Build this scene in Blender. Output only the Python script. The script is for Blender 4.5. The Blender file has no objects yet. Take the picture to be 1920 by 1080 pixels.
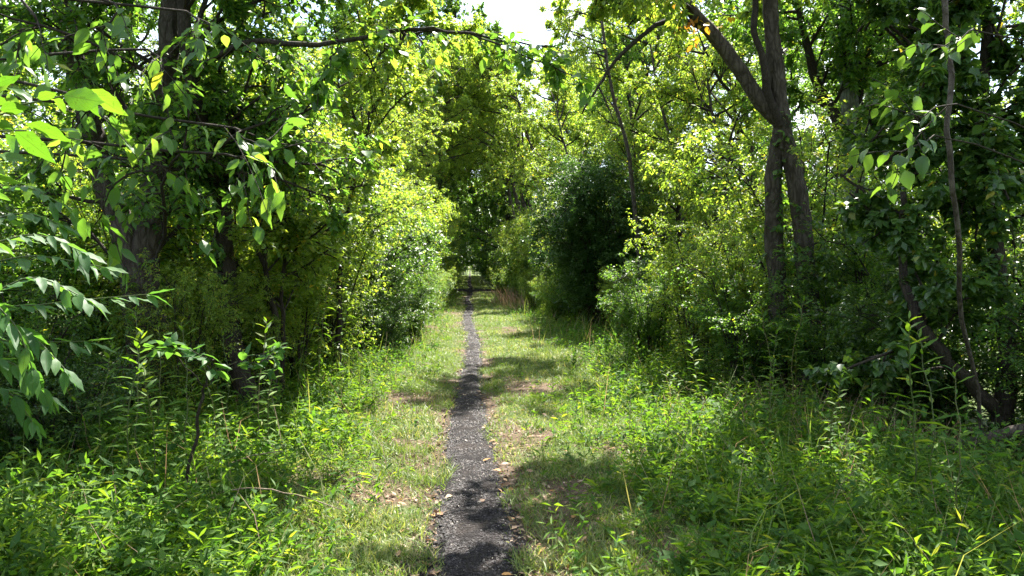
import bpy, math
import numpy as np
from mathutils import Matrix, Vector

R = np.random.default_rng(11)
scene = bpy.context.scene
col = scene.collection

# ------------------------------------------------------------------ camera
CAM = np.array((0.0, 0.0, 1.6))
FPX = 1478.0                                   # focal length in pixels of a 1920 px wide frame
cam_data = bpy.data.cameras.new('camera')
cam_data.sensor_width = 36.0
cam_data.lens = 36.0 * FPX / 1920.0
cam_data.clip_start = 0.05
cam_data.clip_end = 3000.0
cam = bpy.data.objects.new('camera', cam_data)
cam.location = CAM
cam.rotation_euler = (math.radians(90 - 1.55), 0, math.radians(-2.9))
col.objects.link(cam)
scene.camera = cam
bpy.context.view_layer.update()
CR = np.array(cam.matrix_world.to_3x3())

# ------------------------------------------------------------------ sky, sun, exposure
SUN_EL, SUN_AZ = math.radians(54), math.radians(18)       # azimuth from +Y towards +X
world = bpy.data.worlds.new('World')
scene.world = world
world.use_nodes = True
wn, wl = world.node_tree.nodes, world.node_tree.links
bg = wn['Background']
bg.inputs['Strength'].default_value = 0.1
sky = wn.new('ShaderNodeTexSky')
sky.sky_type = 'NISHITA'
sky.sun_disc = False
sky.sun_elevation = SUN_EL
sky.sun_rotation = SUN_AZ
tc = wn.new('ShaderNodeTexCoord')
cl = wn.new('ShaderNodeTexNoise')
cl.inputs['Scale'].default_value = 3.2
cl.inputs['Detail'].default_value = 7
cl.inputs['Roughness'].default_value = 0.6
cr = wn.new('ShaderNodeValToRGB')
cr.color_ramp.elements[0].position = 0.44
cr.color_ramp.elements[1].position = 0.62
mx = wn.new('ShaderNodeMixRGB')
mx.inputs['Color2'].default_value = (5.6, 5.8, 6.2, 1)
wl.new(tc.outputs['Generated'], cl.inputs['Vector'])
wl.new(cl.outputs['Fac'], cr.inputs['Fac'])
wl.new(cr.outputs['Color'], mx.inputs['Fac'])
wl.new(sky.outputs['Color'], mx.inputs['Color1'])
wl.new(mx.outputs['Color'], bg.inputs['Color'])

sun_data = bpy.data.lights.new('sun', 'SUN')
sun_data.energy = 5.0
sun_data.angle = math.radians(0.55)
sun_data.color = (1.0, 0.95, 0.86)
sun = bpy.data.objects.new('sun', sun_data)
sdir = Vector((math.sin(SUN_AZ) * math.cos(SUN_EL), math.cos(SUN_AZ) * math.cos(SUN_EL), math.sin(SUN_EL)))
sun.rotation_euler = sdir.to_track_quat('Z', 'Y').to_euler()
sun.location = (0, 0, 30)
col.objects.link(sun)

scene.view_settings.view_transform = 'Standard'
scene.view_settings.look = 'None'
scene.view_settings.gamma = 1.0
scene.view_settings.exposure = 2.2
scene.cycles.max_bounces = 7
scene.cycles.diffuse_bounces = 4
scene.cycles.glossy_bounces = 2
scene.cycles.transmission_bounces = 5
scene.cycles.use_denoising = True
scene.cycles.sample_clamp_indirect = 6.0
scene.cycles.caustics_reflective = False
scene.cycles.caustics_refractive = False

# ------------------------------------------------------------------ helpers
UP = np.array((0.0, 0.0, 1.0))


def norm(v):
    return v / (np.linalg.norm(v, axis=-1, keepdims=True) + 1e-9)


def px(x, y, d):
    """a point of the place that stands d metres down the trail"""
    v = CR @ np.array(((x - 960) / FPX, -(y - 540) / FPX, -1.0))
    return CAM + v * (d / v[1])


def project(P):
    q = (P - CAM) @ CR
    z = np.maximum(-q[:, 2], 1e-3)
    return 960 + FPX * q[:, 0] / z, 540 - FPX * q[:, 1] / z, -q[:, 2]


def vnoise(x, y, s=1.0, seed=0):
    """smooth value noise 0..1"""
    x = np.asarray(x, float) / s + 37.3 * seed + 1000
    y = np.asarray(y, float) / s + 71.9 * seed + 1000
    xi, yi = np.floor(x).astype(np.int64), np.floor(y).astype(np.int64)
    fx, fy = x - xi, y - yi
    fx, fy = fx * fx * (3 - 2 * fx), fy * fy * (3 - 2 * fy)

    def hsh(a, b):
        h = (a * 374761393 + b * 668265263 + seed * 974711) & 0xffffffff
        h = ((h ^ (h >> 13)) * 1274126177) & 0xffffffff
        return ((h ^ (h >> 16)) & 0xffff) / 65535.0
    a, b = hsh(xi, yi), hsh(xi + 1, yi)
    c, d = hsh(xi, yi + 1), hsh(xi + 1, yi + 1)
    return (a * (1 - fx) + b * fx) * (1 - fy) + (c * (1 - fx) + d * fx) * fy


def path_x(y):
    y = np.asarray(y, float)
    return 0.05 * np.sin(y * 0.42 + 0.8) * np.clip(y / 8, 0.3, 1) - 0.02 + 0.05 * np.sin(y * 0.13) - 0.0028 * y


def path_w(y):
    y = np.asarray(y, float)
    return 0.128 + 0.010 * np.sin(y * 0.9 + 1) + 0.06 * (vnoise(y, y * 0, 0.7, 3) - 0.5) + 0.115 * np.exp(-(np.maximum(y - 3.6, 0) / 4.4) ** 2)


def gh(x, y):
    """ground height"""
    x = np.asarray(x, float)
    y = np.asarray(y, float)
    h = 0.10 * (vnoise(x, y, 1.7, 1) - 0.5) + 0.05 * (vnoise(x, y, 0.5, 2) - 0.5) * np.clip(1 - np.abs(y) / 60, 0, 1)
    h = h * np.clip(np.abs(x - path_x(y)) / 0.8, 0.15, 1)
    h = h - 0.05 * np.exp(-((x - path_x(y)) / 0.38) ** 2)
    out = np.clip((np.abs(x) - 2.6) / 5.0, 0, 1)
    h = h - 0.55 * out * out * (3 - 2 * out)
    far = np.clip((np.abs(y) - 55) / 200, 0, 1)
    return h + 0.0 * far


def mesh_np(name, V, faces, mats=None, attrs=None, smooth=False):
    me = bpy.data.meshes.new(name)
    V = np.asarray(V, np.float32)
    me.vertices.add(len(V))
    me.vertices.foreach_set('co', V.ravel())
    faces = [np.asarray(f, np.int32) for f in faces if len(f)]
    loops = np.concatenate([f.ravel() for f in faces])
    sizes = np.concatenate([np.full(len(f), f.shape[1], np.int32) for f in faces])
    starts = np.concatenate(([0], np.cumsum(sizes)[:-1])).astype(np.int32)
    me.loops.add(len(loops))
    me.loops.foreach_set('vertex_index', loops)
    me.polygons.add(len(sizes))
    me.polygons.foreach_set('loop_start', starts)
    me.polygons.foreach_set('loop_total', sizes)
    if smooth:
        me.polygons.foreach_set('use_smooth', np.ones(len(sizes), bool))
    for k, a in (attrs or {}).items():
        at = me.attributes.new(k, 'FLOAT', 'POINT')
        at.data.foreach_set('value', np.asarray(a, np.float32))
    for m in (mats or []):
        me.materials.append(m)
    me.update(calc_edges=True)
    me.validate()
    return me


def link(name, me, parent=None, loc=None, label=None, cat=None, group=None, kind=None):
    o = bpy.data.objects.new(name, me)
    col.objects.link(o)
    if parent:
        o.parent = parent
    if loc is not None:
        o.location = [float(v) for v in loc]
    return tag(o, label, cat, group, kind)


def tag(o, label=None, cat=None, group=None, kind=None):
    for k, v in (('label', label), ('category', cat), ('group', group), ('kind', kind)):
        if v:
            o[k] = v
    return o


def thing(name, loc, label, cat, group=None):
    return link(name, None, None, loc, label, cat, group)


def copy_thing(root, loc, rz, s, label=None, group=None, tilt=0.0):
    r = root.copy()
    col.objects.link(r)
    r.location = [float(v) for v in loc]
    r.rotation_euler = (tilt, 0, rz)
    r.scale = s if isinstance(s, (tuple, list)) else (s, s, s)
    if label:
        r['label'] = label
    if group:
        r['group'] = group
    for ch in list(root.children):
        c = ch.copy()
        col.objects.link(c)
        c.parent = r
    return r


# ---- branching
def resample(P, n, seed_wob=0.0):
    P = np.asarray(P, float)
    # Catmull-Rom through the points
    k = len(P)
    t = np.linspace(0, k - 1, n)
    i = np.clip(t.astype(int), 0, k - 2)
    f = (t - i)[:, None]
    p0, p1, p2, p3 = P[np.maximum(i - 1, 0)], P[i], P[i + 1], P[np.minimum(i + 2, k - 1)]
    Q = 0.5 * ((2 * p1) + (-p0 + p2) * f + (2 * p0 - 5 * p1 + 4 * p2 - p3) * f ** 2 + (-p0 + 3 * p1 - 3 * p2 + p3) * f ** 3)
    if seed_wob:
        w = R.normal(size=Q.shape) * seed_wob
        w[0] = 0
        Q = Q + w
    return Q


def grow(parents, plen, m, tr, ratio, ang, up=0.0, droop=0.0, wob=0.14, k=5, bias=None, taper=0.45):
    n, kp, _ = parents.shape
    pi = np.repeat(np.arange(n), m)
    N = len(pi)
    t = R.uniform(tr[0], tr[1], N)
    f = t * (kp - 1)
    i = np.minimum(f.astype(int), kp - 2)
    fr = (f - i)[:, None]
    a, b = parents[pi, i], parents[pi, i + 1]
    p0, tan = a + (b - a) * fr, norm(b - a)
    rv = norm(R.normal(size=(N, 3)))
    perp = norm(rv - (rv * tan).sum(1)[:, None] * tan)
    an = np.radians(R.normal(ang[0], ang[1], N))[:, None]
    d = tan * np.cos(an) + perp * np.sin(an) + up * UP
    if bias is not None:
        d = d + bias
    d = norm(d)
    L = plen[pi] * ratio * (1 - taper * t) * R.uniform(0.7, 1.25, N)
    pts = [p0]
    for s in range(1, k):
        d = norm(d + R.normal(size=(N, 3)) * wob + UP * (up * 0.25 - droop * s / k))
        pts.append(pts[-1] + d * (L / (k - 1))[:, None])
    return np.stack(pts, 1), L, pi


def tubes(P, r0, r1, sides=3, rough=0.0):
    """tapered tubes along many polylines (n,k,3) -> verts, quads"""
    n, k, _ = P.shape
    r0 = np.broadcast_to(np.asarray(r0, float), (n,))
    r1 = np.broadcast_to(np.asarray(r1, float), (n,))
    T = np.gradient(P, axis=1)
    T = norm(T)
    ref = np.where(np.abs(T[..., 2:3]) > 0.9, np.array((1.0, 0, 0)), UP)
    A = norm(np.cross(T, ref))
    B = np.cross(T, A)
    th = np.arange(sides) * 2 * np.pi / sides
    rad = r0[:, None] + (r1 - r0)[:, None] * np.linspace(0, 1, k)[None]
    rr = rad[..., None] * (1 + rough * R.normal(size=(n, k, sides)))
    V = P[:, :, None, :] + rr[..., None] * (np.cos(th)[:, None] * A[:, :, None, :] + np.sin(th)[:, None] * B[:, :, None, :])
    idx = np.arange(n * k * sides).reshape(n, k, sides)
    nx = np.roll(idx, -1, axis=2)
    F = np.stack([idx[:, :-1], nx[:, :-1], nx[:, 1:], idx[:, 1:]], -1).reshape(-1, 4)
    return V.reshape(-1, 3), F


def big_tube(P, rads, sides=18, name='trunk', mat=None, ridge=0.1, flare=0.0):
    """one trunk or limb with ridged uneven bark outline"""
    P = np.asarray(P, float)
    k = len(P)
    T = norm(np.gradient(P, axis=0))
    A = norm(np.cross(T, np.array((0.3, 1.0, 0.1))))
    B = np.cross(T, A)
    th = np.arange(sides) * 2 * np.pi / sides
    s = np.concatenate(([0], np.cumsum(np.linalg.norm(np.diff(P, axis=0), axis=1))))
    rads = np.asarray(rads, float)
    S, TH = np.meshgrid(s, th, indexing='ij')
    seed = int(R.integers(1, 90))
    rg = (np.abs(vnoise(TH * 9.0, S * 2.6, 0.8, seed) - 0.5) - .22) * 3.2 * ridge + (vnoise(TH * 1.2, S, 0.45, seed + 1) - 0.5) * ridge * 1.4
    rg[:, -1] = rg[:, -1] * 0.5 + rg[:, 0] * 0.5
    fl = 1 + flare * np.exp(-S / 0.25) * (0.7 + 0.5 * np.cos(TH * 3 + 1))
    rr = rads[:, None] * (1 + rg) * fl
    V = P[:, None, :] + rr[..., None] * (np.cos(TH)[..., None] * A[:, None, :] + np.sin(TH)[..., None] * B[:, None, :])
    idx = np.arange(k * sides).reshape(k, sides)
    nx = np.roll(idx, -1, axis=1)
    F = np.stack([idx[:-1], nx[:-1], nx[1:], idx[1:]], -1).reshape(-1, 4)
    cap = idx[-1][None]
    return mesh_np(name, V.reshape(-1, 3), [F, cap], [mat], smooth=True)


# ---- leaves: u along, v across (half width 1 = 0.5*W), w up
T_A = (np.array([(0, 0, 0), (.42, .5, .05), (.42, -.5, .05), (1, 0, -.12), (.45, 0, -.03)]),
       [np.array([(0, 4, 1), (1, 4, 3), (0, 2, 4), (2, 3, 4)])])
T_K = (np.array([(0, 0, 0), (.45, .5, .06), (1, 0, -.1), (.45, -.5, .06)]),
       [np.array([(0, 2, 1), (0, 3, 2)])])
T_B = (np.array([(0, 0, 0), (.3, 0, -.02), (.66, 0, -.03), (1, 0, -.16),
                 (.26, .46, .06), (.64, .40, .04), (.26, -.46, .06), (.64, -.40, .04)]),
       [np.array([(0, 1, 4), (5, 2, 3), (0, 6, 1), (7, 3, 2)]), np.array([(4, 1, 2, 5), (1, 6, 7, 2)])])
T_L = (np.array([(0, 0, 0), (.35, 0, .03), (.7, 0, -.04), (1, 0, -.2),
                 (.33, .5, .06), (.7, .36, 0), (.33, -.5, .06), (.7, -.36, 0)]),
       T_B[1])


def frames(d, n):
    d = norm(d)
    n = norm(n - (n * d).sum(1)[:, None] * d)
    return d, np.cross(n, d), n


def leaf_arrays(pos, d, n, L, W, tm, curl=None):
    tv, tf = tm
    x, y, z = frames(d, n)
    N = len(pos)
    W = np.broadcast_to(np.asarray(W, float), (N,))
    c = np.ones(N) if curl is None else curl
    V = pos[:, None] + L[:, None, None] * (tv[None, :, 0:1] * x[:, None] + (W[:, None] * tv[None, :, 1])[..., None] * y[:, None]
                                           + (c[:, None] * tv[None, :, 2])[..., None] * z[:, None])
    off = (np.arange(N) * len(tv))[:, None, None]
    F = [(f[None] + off).reshape(-1, f.shape[1]) for f in tf]
    return V.reshape(-1, 3), F


def foliage_mesh(name, pos, d, n, L, W, tm, mat, var=None):
    N = len(pos)
    V, F = leaf_arrays(pos, d, n, L, W, tm, R.uniform(-0.6, 2.0, N))
    if var is None:
        var = R.uniform(0, 1, N)
    return mesh_np(name, V, F, [mat], {'var': np.repeat(var, len(tm[0]))})


def leaves_on(P, L, nl, leafL, droop=0.25, side=0.9, rnd=0.35, nrnd=0.45, tr=(0.1, 1.0), jit=0.02, nup=1.0):
    """alternate leaves along twigs"""
    n, k, _ = P.shape
    pi = np.repeat(np.arange(n), nl)
    j = np.tile(np.arange(nl), n)
    t = tr[0] + (tr[1] - tr[0]) * (j + R.uniform(0, 1, len(j))) / nl
    f = t * (k - 1)
    i = np.minimum(f.astype(int), k - 2)
    a, b = P[pi, i], P[pi, i + 1]
    p = a + (b - a) * (f - i)[:, None] + R.normal(size=a.shape) * jit
    tan = norm(b - a)
    sd = norm(np.cross(tan, UP + 0.2 * R.normal(size=tan.shape))) * np.where(j % 2 == 0, 1, -1)[:, None]
    d = norm(tan * 0.55 + sd * side + R.normal(size=tan.shape) * rnd - UP * droop)
    nn = norm(UP * nup + R.normal(size=tan.shape) * nrnd)
    LL = leafL * R.uniform(0.6, 1.2, len(j))
    return p, d, nn, LL


# ------------------------------------------------------------------ materials
def nodes(name):
    m = bpy.data.materials.new(name)
    m.use_nodes = True
    t = m.node_tree
    t.nodes.clear()
    out = t.nodes.new('ShaderNodeOutputMaterial')
    return m, t, out


def ramp(t, stops, fac):
    r = t.nodes.new('ShaderNodeValToRGB')
    e = r.color_ramp.elements
    while len(e) < len(stops):
        e.new(0.5)
    for q, (p, c) in zip(e, stops):
        q.position = p
        q.color = (*c, 1)
    t.links.new(fac, r.inputs['Fac'])
    return r.outputs['Color']


def math_node(t, op, a, b=None):
    n = t.nodes.new('ShaderNodeMath')
    n.operation = op
    for i, v in enumerate((a, b)):
        if v is None:
            continue
        if isinstance(v, (int, float)):
            n.inputs[i].default_value = v
        else:
            t.links.new(v, n.inputs[i])
    return n.outputs[0]


def noise(t, vec, scale, detail=4, rough=0.55):
    n = t.nodes.new('ShaderNodeTexNoise')
    n.inputs['Scale'].default_value = scale
    n.inputs['Detail'].default_value = detail
    n.inputs['Roughness'].default_value = rough
    if vec is not None:
        t.links.new(vec, n.inputs['Vector'])
    return n.outputs['Fac']


def leaf_mat(name, stops, trans=0.52, tgain=(3.05, 2.75, 0.95), rough=0.45, spec=0.4, veins=False):
    m, t, out = nodes(name)
    at = t.nodes.new('ShaderNodeAttribute')
    at.attribute_name = 'var'
    oi = t.nodes.new('ShaderNodeObjectInfo')
    f = math_node(t, 'FRACT', math_node(t, 'ADD', at.outputs['Fac'], oi.outputs['Random']))
    c = ramp(t, stops, f)
    if veins:
        au, av = t.nodes.new('ShaderNodeAttribute'), t.nodes.new('ShaderNodeAttribute')
        au.attribute_name, av.attribute_name = 'lu', 'lv'
        ab = math_node(t, 'ABSOLUTE', av.outputs['Fac'])
        ph = math_node(t, 'SUBTRACT', math_node(t, 'MULTIPLY', au.outputs['Fac'], 9.0), math_node(t, 'MULTIPLY', ab, 3.2))
        fr = math_node(t, 'ABSOLUTE', math_node(t, 'SUBTRACT', math_node(t, 'FRACT', ph), 0.5))
        side = math_node(t, 'LESS_THAN', fr, 0.055)
        mid = math_node(t, 'LESS_THAN', ab, 0.035)
        vein = math_node(t, 'MAXIMUM', math_node(t, 'MULTIPLY', side, 0.55), mid)
        mxv = t.nodes.new('ShaderNodeMixRGB')
        mxv.inputs['Color2'].default_value = (0.03, 0.06, 0.012, 1)
        geo = t.nodes.new('ShaderNodeNewGeometry')
        mot = math_node(t, 'MULTIPLY', math_node(t, 'GREATER_THAN', noise(t, geo.outputs['Position'], 60, 4, .7), .62), .5)
        t.links.new(math_node(t, 'MAXIMUM', math_node(t, 'MULTIPLY', vein, 0.65), mot), mxv.inputs['Fac'])
        t.links.new(c, mxv.inputs['Color1'])
        c = mxv.outputs['Color']
    p = t.nodes.new('ShaderNodeBsdfPrincipled')
    p.inputs['Roughness'].default_value = rough
    p.inputs['Specular IOR Level'].default_value = spec
    t.links.new(c, p.inputs['Base Color'])
    g = t.nodes.new('ShaderNodeMixRGB')
    g.blend_type = 'MULTIPLY'
    g.inputs['Fac'].default_value = 1
    g.inputs['Color2'].default_value = (*tgain, 1)
    t.links.new(c, g.inputs['Color1'])
    tr = t.nodes.new('ShaderNodeBsdfTranslucent')
    t.links.new(g.outputs['Color'], tr.inputs['Color'])
    ms = t.nodes.new('ShaderNodeMixShader')
    ms.inputs['Fac'].default_value = trans
    t.links.new(p.outputs[0], ms.inputs[1])
    t.links.new(tr.outputs[0], ms.inputs[2])
    t.links.new(ms.outputs[0], out.inputs['Surface'])
    return m


GREEN = [(0.0, (.034, .085, .02)), (.35, (.053, .122, .027)), (.7, (.078, .158, .034)), (.99, (.12, .20, .045)), (1.0, (.30, .25, .03))]
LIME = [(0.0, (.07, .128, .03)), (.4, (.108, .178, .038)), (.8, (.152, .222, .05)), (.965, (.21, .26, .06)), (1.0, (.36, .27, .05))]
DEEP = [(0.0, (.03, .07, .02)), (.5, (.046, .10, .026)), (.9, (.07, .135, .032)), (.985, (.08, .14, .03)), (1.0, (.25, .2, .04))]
M_green = leaf_mat('leaf green', GREEN)
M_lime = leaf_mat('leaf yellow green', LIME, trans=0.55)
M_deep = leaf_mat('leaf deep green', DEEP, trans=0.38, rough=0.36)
M_big = leaf_mat('broad leaf with veins', [(0, (.05, .13, .02)), (.6, (.07, .16, .022)), (1, (.10, .19, .03))], trans=0.45, tgain=(2.2, 2.1, .7), rough=0.42, spec=.35, veins=True)
M_shade = leaf_mat('cool lance leaf', [(0, (.035, .10, .03)), (.6, (.05, .125, .035)), (1, (.07, .15, .04))], trans=0.42, rough=0.55, spec=.25, veins=True)
M_weed = leaf_mat('weed leaf', [(0, (.05, .115, .018)), (.5, (.08, .155, .022)), (.9, (.125, .20, .03)), (1, (.2, .22, .05))], trans=0.45, tgain=(2.4, 2.3, .7), rough=0.6, spec=.2)
M_cover = leaf_mat('ground cover leaf', [(0, (.035, .088, .02)), (.5, (.06, .13, .026)), (1, (.10, .175, .036))], trans=0.45, tgain=(2.3, 2.3, .8), rough=0.65, spec=.12)
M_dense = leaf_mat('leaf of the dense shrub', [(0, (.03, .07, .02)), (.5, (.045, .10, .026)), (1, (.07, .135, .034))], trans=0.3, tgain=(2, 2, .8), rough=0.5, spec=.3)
M_grass = leaf_mat('grass blade', [(0, (.085, .145, .028)), (.4, (.14, .195, .044)), (.8, (.19, .24, .065)), (.95, (.25, .26, .10)), (1, (.38, .31, .18))], trans=0.35, tgain=(1.8, 1.8, .8), rough=0.5, spec=0.35)
M_yellow = leaf_mat('yellowing leaf', [(0, (.42, .32, .03)), (.5, (.5, .30, .03)), (1, (.48, .18, .03))], trans=0.45, tgain=(1.5, 1.4, .8))
M_dead = leaf_mat('dry fallen leaf', [(0, (.20, .11, .06)), (.3, (.30, .19, .11)), (.55, (.42, .22, .07)), (.75, (.50, .26, .05)), (1, (.34, .25, .18))], trans=0.2, tgain=(1.3, 1.2, 1), rough=0.6, spec=0.3)
M_litter = leaf_mat('leaf litter', [(0, (.06, .038, .025)), (.35, (.15, .10, .065)), (.7, (.27, .19, .13)), (.9, (.38, .28, .20)), (1, (.40, .22, .08))], trans=0.15, tgain=(1.2, 1.1, 1), rough=0.7, spec=0.2)
M_straw = leaf_mat('dry straw', [(0, (.22, .14, .10)), (.5, (.32, .23, .16)), (1, (.40, .31, .20))], trans=0.3, tgain=(1.4, 1.2, 1), rough=0.6, spec=0.2)


def bark_mat(name, dark, mid, light, scale=1.0, bump=0.6):
    m, t, out = nodes(name)
    tcn = t.nodes.new('ShaderNodeTexCoord')
    mp = t.nodes.new('ShaderNodeMapping')
    mp.inputs['Scale'].default_value = (1, 1, 0.32)
    t.links.new(tcn.outputs['Object'], mp.inputs['Vector'])
    v = t.nodes.new('ShaderNodeTexVoronoi')
    v.feature = 'DISTANCE_TO_EDGE'
    v.inputs['Scale'].default_value = 17 * scale
    wv = t.nodes.new('ShaderNodeVectorMath')
    wv.operation = 'ADD'
    nz = t.nodes.new('ShaderNodeTexNoise')
    nz.inputs['Scale'].default_value = 9 * scale
    nz.inputs['Detail'].default_value = 5
    t.links.new(mp.outputs['Vector'], nz.inputs['Vector'])
    sc = t.nodes.new('ShaderNodeVectorMath')
    sc.operation = 'SCALE'
    sc.inputs['Scale'].default_value = 0.12
    t.links.new(nz.outputs['Color'], sc.inputs[0])
    t.links.new(mp.outputs['Vector'], wv.inputs[0])
    t.links.new(sc.outputs[0], wv.inputs[1])
    t.links.new(wv.outputs[0], v.inputs['Vector'])
    n2 = noise(t, tcn.outputs['Object'], 7, 6)
    hgt = math_node(t, 'MINIMUM', math_node(t, 'MULTIPLY', v.outputs['Distance'], 4.0), 1.0)
    fac = math_node(t, 'ADD', math_node(t, 'MULTIPLY', hgt, 0.22), math_node(t, 'ADD', math_node(t, 'MULTIPLY', n2, 0.5), math_node(t, 'MULTIPLY', noise(t, mp.outputs['Vector'], 42, 5, .7), 0.4)))
    c = ramp(t, [(0.15, dark), (.5, mid), (.85, light)], fac)
    b = t.nodes.new('ShaderNodeBump')
    b.inputs['Strength'].default_value = bump
    b.inputs['Distance'].default_value = 0.06
    t.links.new(fac, b.inputs['Height'])
    p = t.nodes.new('ShaderNodeBsdfPrincipled')
    p.inputs['Roughness'].default_value = 0.9
    p.inputs['Specular IOR Level'].default_value = 0.2
    t.links.new(c, p.inputs['Base Color'])
    t.links.new(b.outputs[0], p.inputs['Normal'])
    t.links.new(p.outputs[0], out.inputs['Surface'])
    return m


M_bark = bark_mat('furrowed grey bark', (.012, .009, .007), (.055, .044, .035), (.125, .108, .09), 1.0, 0.9)
M_dark = bark_mat('dark twig bark', (.010, .008, .006), (.030, .024, .019), (.062, .052, .043), 1.6, 0.5)
M_lichen = bark_mat('lichen spotted bark', (.04, .035, .03), (.16, .16, .14), (.38, .40, .36), 0.8)
M_stem = leaf_mat('green stem', [(0, (.07, .10, .03)), (.6, (.11, .13, .045)), (1, (.16, .12, .06))], trans=0.15)
M_dry_twig = bark_mat('dry pale twig', (.10, .07, .05), (.24, .18, .13), (.36, .29, .22), 2.0, 0.3)


def ground_mat():
    m, t, out = nodes('soil with moss and litter')
    g = t.nodes.new('ShaderNodeTexCoord').outputs['Object']
    big = noise(t, g, 0.9, 5)
    fine = noise(t, g, 38, 6, 0.7)
    mid = noise(t, g, 7, 6, 0.65)
    litter = ramp(t, [(.25, (.045, .032, .022)), (.5, (.11, .078, .05)), (.72, (.20, .145, .10))], fine)
    green = ramp(t, [(.3, (.035, .055, .014)), (.55, (.075, .11, .025)), (.75, (.15, .16, .06))], fine)
    a = t.nodes.new('ShaderNodeAttribute')
    a.attribute_name = 'bare'
    f = math_node(t, 'ADD', math_node(t, 'MULTIPLY', mid, 0.8), math_node(t, 'SUBTRACT', big, 0.72))
    f = math_node(t, 'SUBTRACT', math_node(t, 'MULTIPLY', math_node(t, 'ADD', f, 0.25), 2.6), math_node(t, 'MULTIPLY', a.outputs['Fac'], 1.6))
    f2 = t.nodes.new('ShaderNodeClamp')
    t.links.new(f, f2.inputs[0])
    mxn = t.nodes.new('ShaderNodeMixRGB')
    t.links.new(f2.outputs[0], mxn.inputs['Fac'])
    t.links.new(litter, mxn.inputs['Color1'])
    t.links.new(green, mxn.inputs['Color2'])
    ac = t.nodes.new('ShaderNodeAttribute')
    ac.attribute_name = 'cinder'
    cf = t.nodes.new('ShaderNodeClamp')
    t.links.new(math_node(t, 'MULTIPLY', math_node(t, 'ADD', math_node(t, 'SUBTRACT', ac.outputs['Fac'], 0.85), math_node(t, 'ADD', math_node(t, 'MULTIPLY', mid, 0.45), math_node(t, 'MULTIPLY', fine, 0.5))), 5.0), cf.inputs[0])
    cind = ramp(t, [(.3, (.010, .0085, .009)), (.55, (.028, .024, .023)), (.75, (.075, .06, .05))], fine)
    mxc = t.nodes.new('ShaderNodeMixRGB')
    t.links.new(cf.outputs[0], mxc.inputs['Fac'])
    t.links.new(mxn.outputs['Color'], mxc.inputs['Color1'])
    t.links.new(cind, mxc.inputs['Color2'])
    mxn = mxc
    b = t.nodes.new('ShaderNodeBump')
    b.inputs['Strength'].default_value = 0.8
    b.inputs['Distance'].default_value = 0.03
    t.links.new(fine, b.inputs['Height'])
    p = t.nodes.new('ShaderNodeBsdfPrincipled')
    p.inputs['Roughness'].default_value = 0.95
    p.inputs['Specular IOR Level'].default_value = 0.15
    t.links.new(mxn.outputs['Color'], p.inputs['Base Color'])
    t.links.new(b.outputs[0], p.inputs['Normal'])
    t.links.new(p.outputs[0], out.inputs['Surface'])
    return m


def cinder_mat(name='dark cinder'):
    m, t, out = nodes(name)
    g = t.nodes.new('ShaderNodeTexCoord').outputs['Object']
    v = t.nodes.new('ShaderNodeTexVoronoi')
    v.inputs['Scale'].default_value = 62
    t.links.new(g, v.inputs['Vector'])
    v2 = t.nodes.new('ShaderNodeTexVoronoi')
    v2.inputs['Scale'].default_value = 140
    t.links.new(g, v2.inputs['Vector'])
    sep = t.nodes.new('ShaderNodeSeparateColor')
    t.links.new(v.outputs['Color'], sep.inputs[0])
    sep2 = t.nodes.new('ShaderNodeSeparateColor')
    t.links.new(v2.outputs['Color'], sep2.inputs[0])
    n1 = noise(t, g, 3.0, 5)
    f = math_node(t, 'ADD', math_node(t, 'MULTIPLY', sep.outputs[0], 0.45), math_node(t, 'ADD', math_node(t, 'MULTIPLY', sep2.outputs[0], 0.35), math_node(t, 'MULTIPLY', n1, 0.3)))
    c = ramp(t, [(.25, (.0055, .0045, .0048)), (.5, (.015, .0128, .013)), (.72, (.032, .0275, .0275)), (.88, (.06, .052, .05)), (.99, (.18, .155, .14))], f)
    dirt = t.nodes.new('ShaderNodeClamp')
    t.links.new(math_node(t, 'MULTIPLY', math_node(t, 'SUBTRACT', noise(t, g, 2.2, 6, .65), .5), 4.5), dirt.inputs[0])
    md = t.nodes.new('ShaderNodeMixRGB')
    md.inputs['Color2'].default_value = (.060, .047, .038, 1)
    t.links.new(math_node(t, 'MULTIPLY', dirt.outputs[0], .6), md.inputs['Fac'])
    t.links.new(c, md.inputs['Color1'])
    c = md.outputs['Color']
    b = t.nodes.new('ShaderNodeBump')
    b.inputs['Strength'].default_value = 1.0
    b.inputs['Distance'].default_value = 0.02
    hh = math_node(t, 'ADD', math_node(t, 'SUBTRACT', 1.0, v.outputs['Distance']), math_node(t, 'MULTIPLY', n1, 0.8))
    t.links.new(hh, b.inputs['Height'])
    p = t.nodes.new('ShaderNodeBsdfPrincipled')
    p.inputs['Roughness'].default_value = 0.9
    p.inputs['Specular IOR Level'].default_value = 0.15
    t.links.new(c, p.inputs['Base Color'])
    t.links.new(b.outputs[0], p.inputs['Normal'])
    t.links.new(p.outputs[0], out.inputs['Surface'])
    return m


M_ground = ground_mat()
M_cinder = cinder_mat()
M_stone = leaf_mat('cinder stone', [(0, (.009, .0076, .0078)), (.5, (.025, .0215, .0218)), (.85, (.055, .047, .045)), (.96, (.11, .095, .085)), (1, (.26, .22, .19))], trans=0.0, rough=0.75, spec=0.4)

# ------------------------------------------------------------------ ground, path, crossing
BARE = [(-0.95, 9.2, .55, 1.2), (0.72, 10.2, .5, 1.0), (-0.75, 5.6, .7, .7), (0.62, 5.4, .4, .9), (1.25, 6.6, .22, .45),
        (-0.55, 7.0, .45, .9), (0.5, 7.2, .25, 1.4), (1.1, 4.1, .25, .3), (0.9, 20, .4, 1.2), (-0.7, 27, .5, 2.0), (-1.0, 20, .5, 2.5)]


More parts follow.
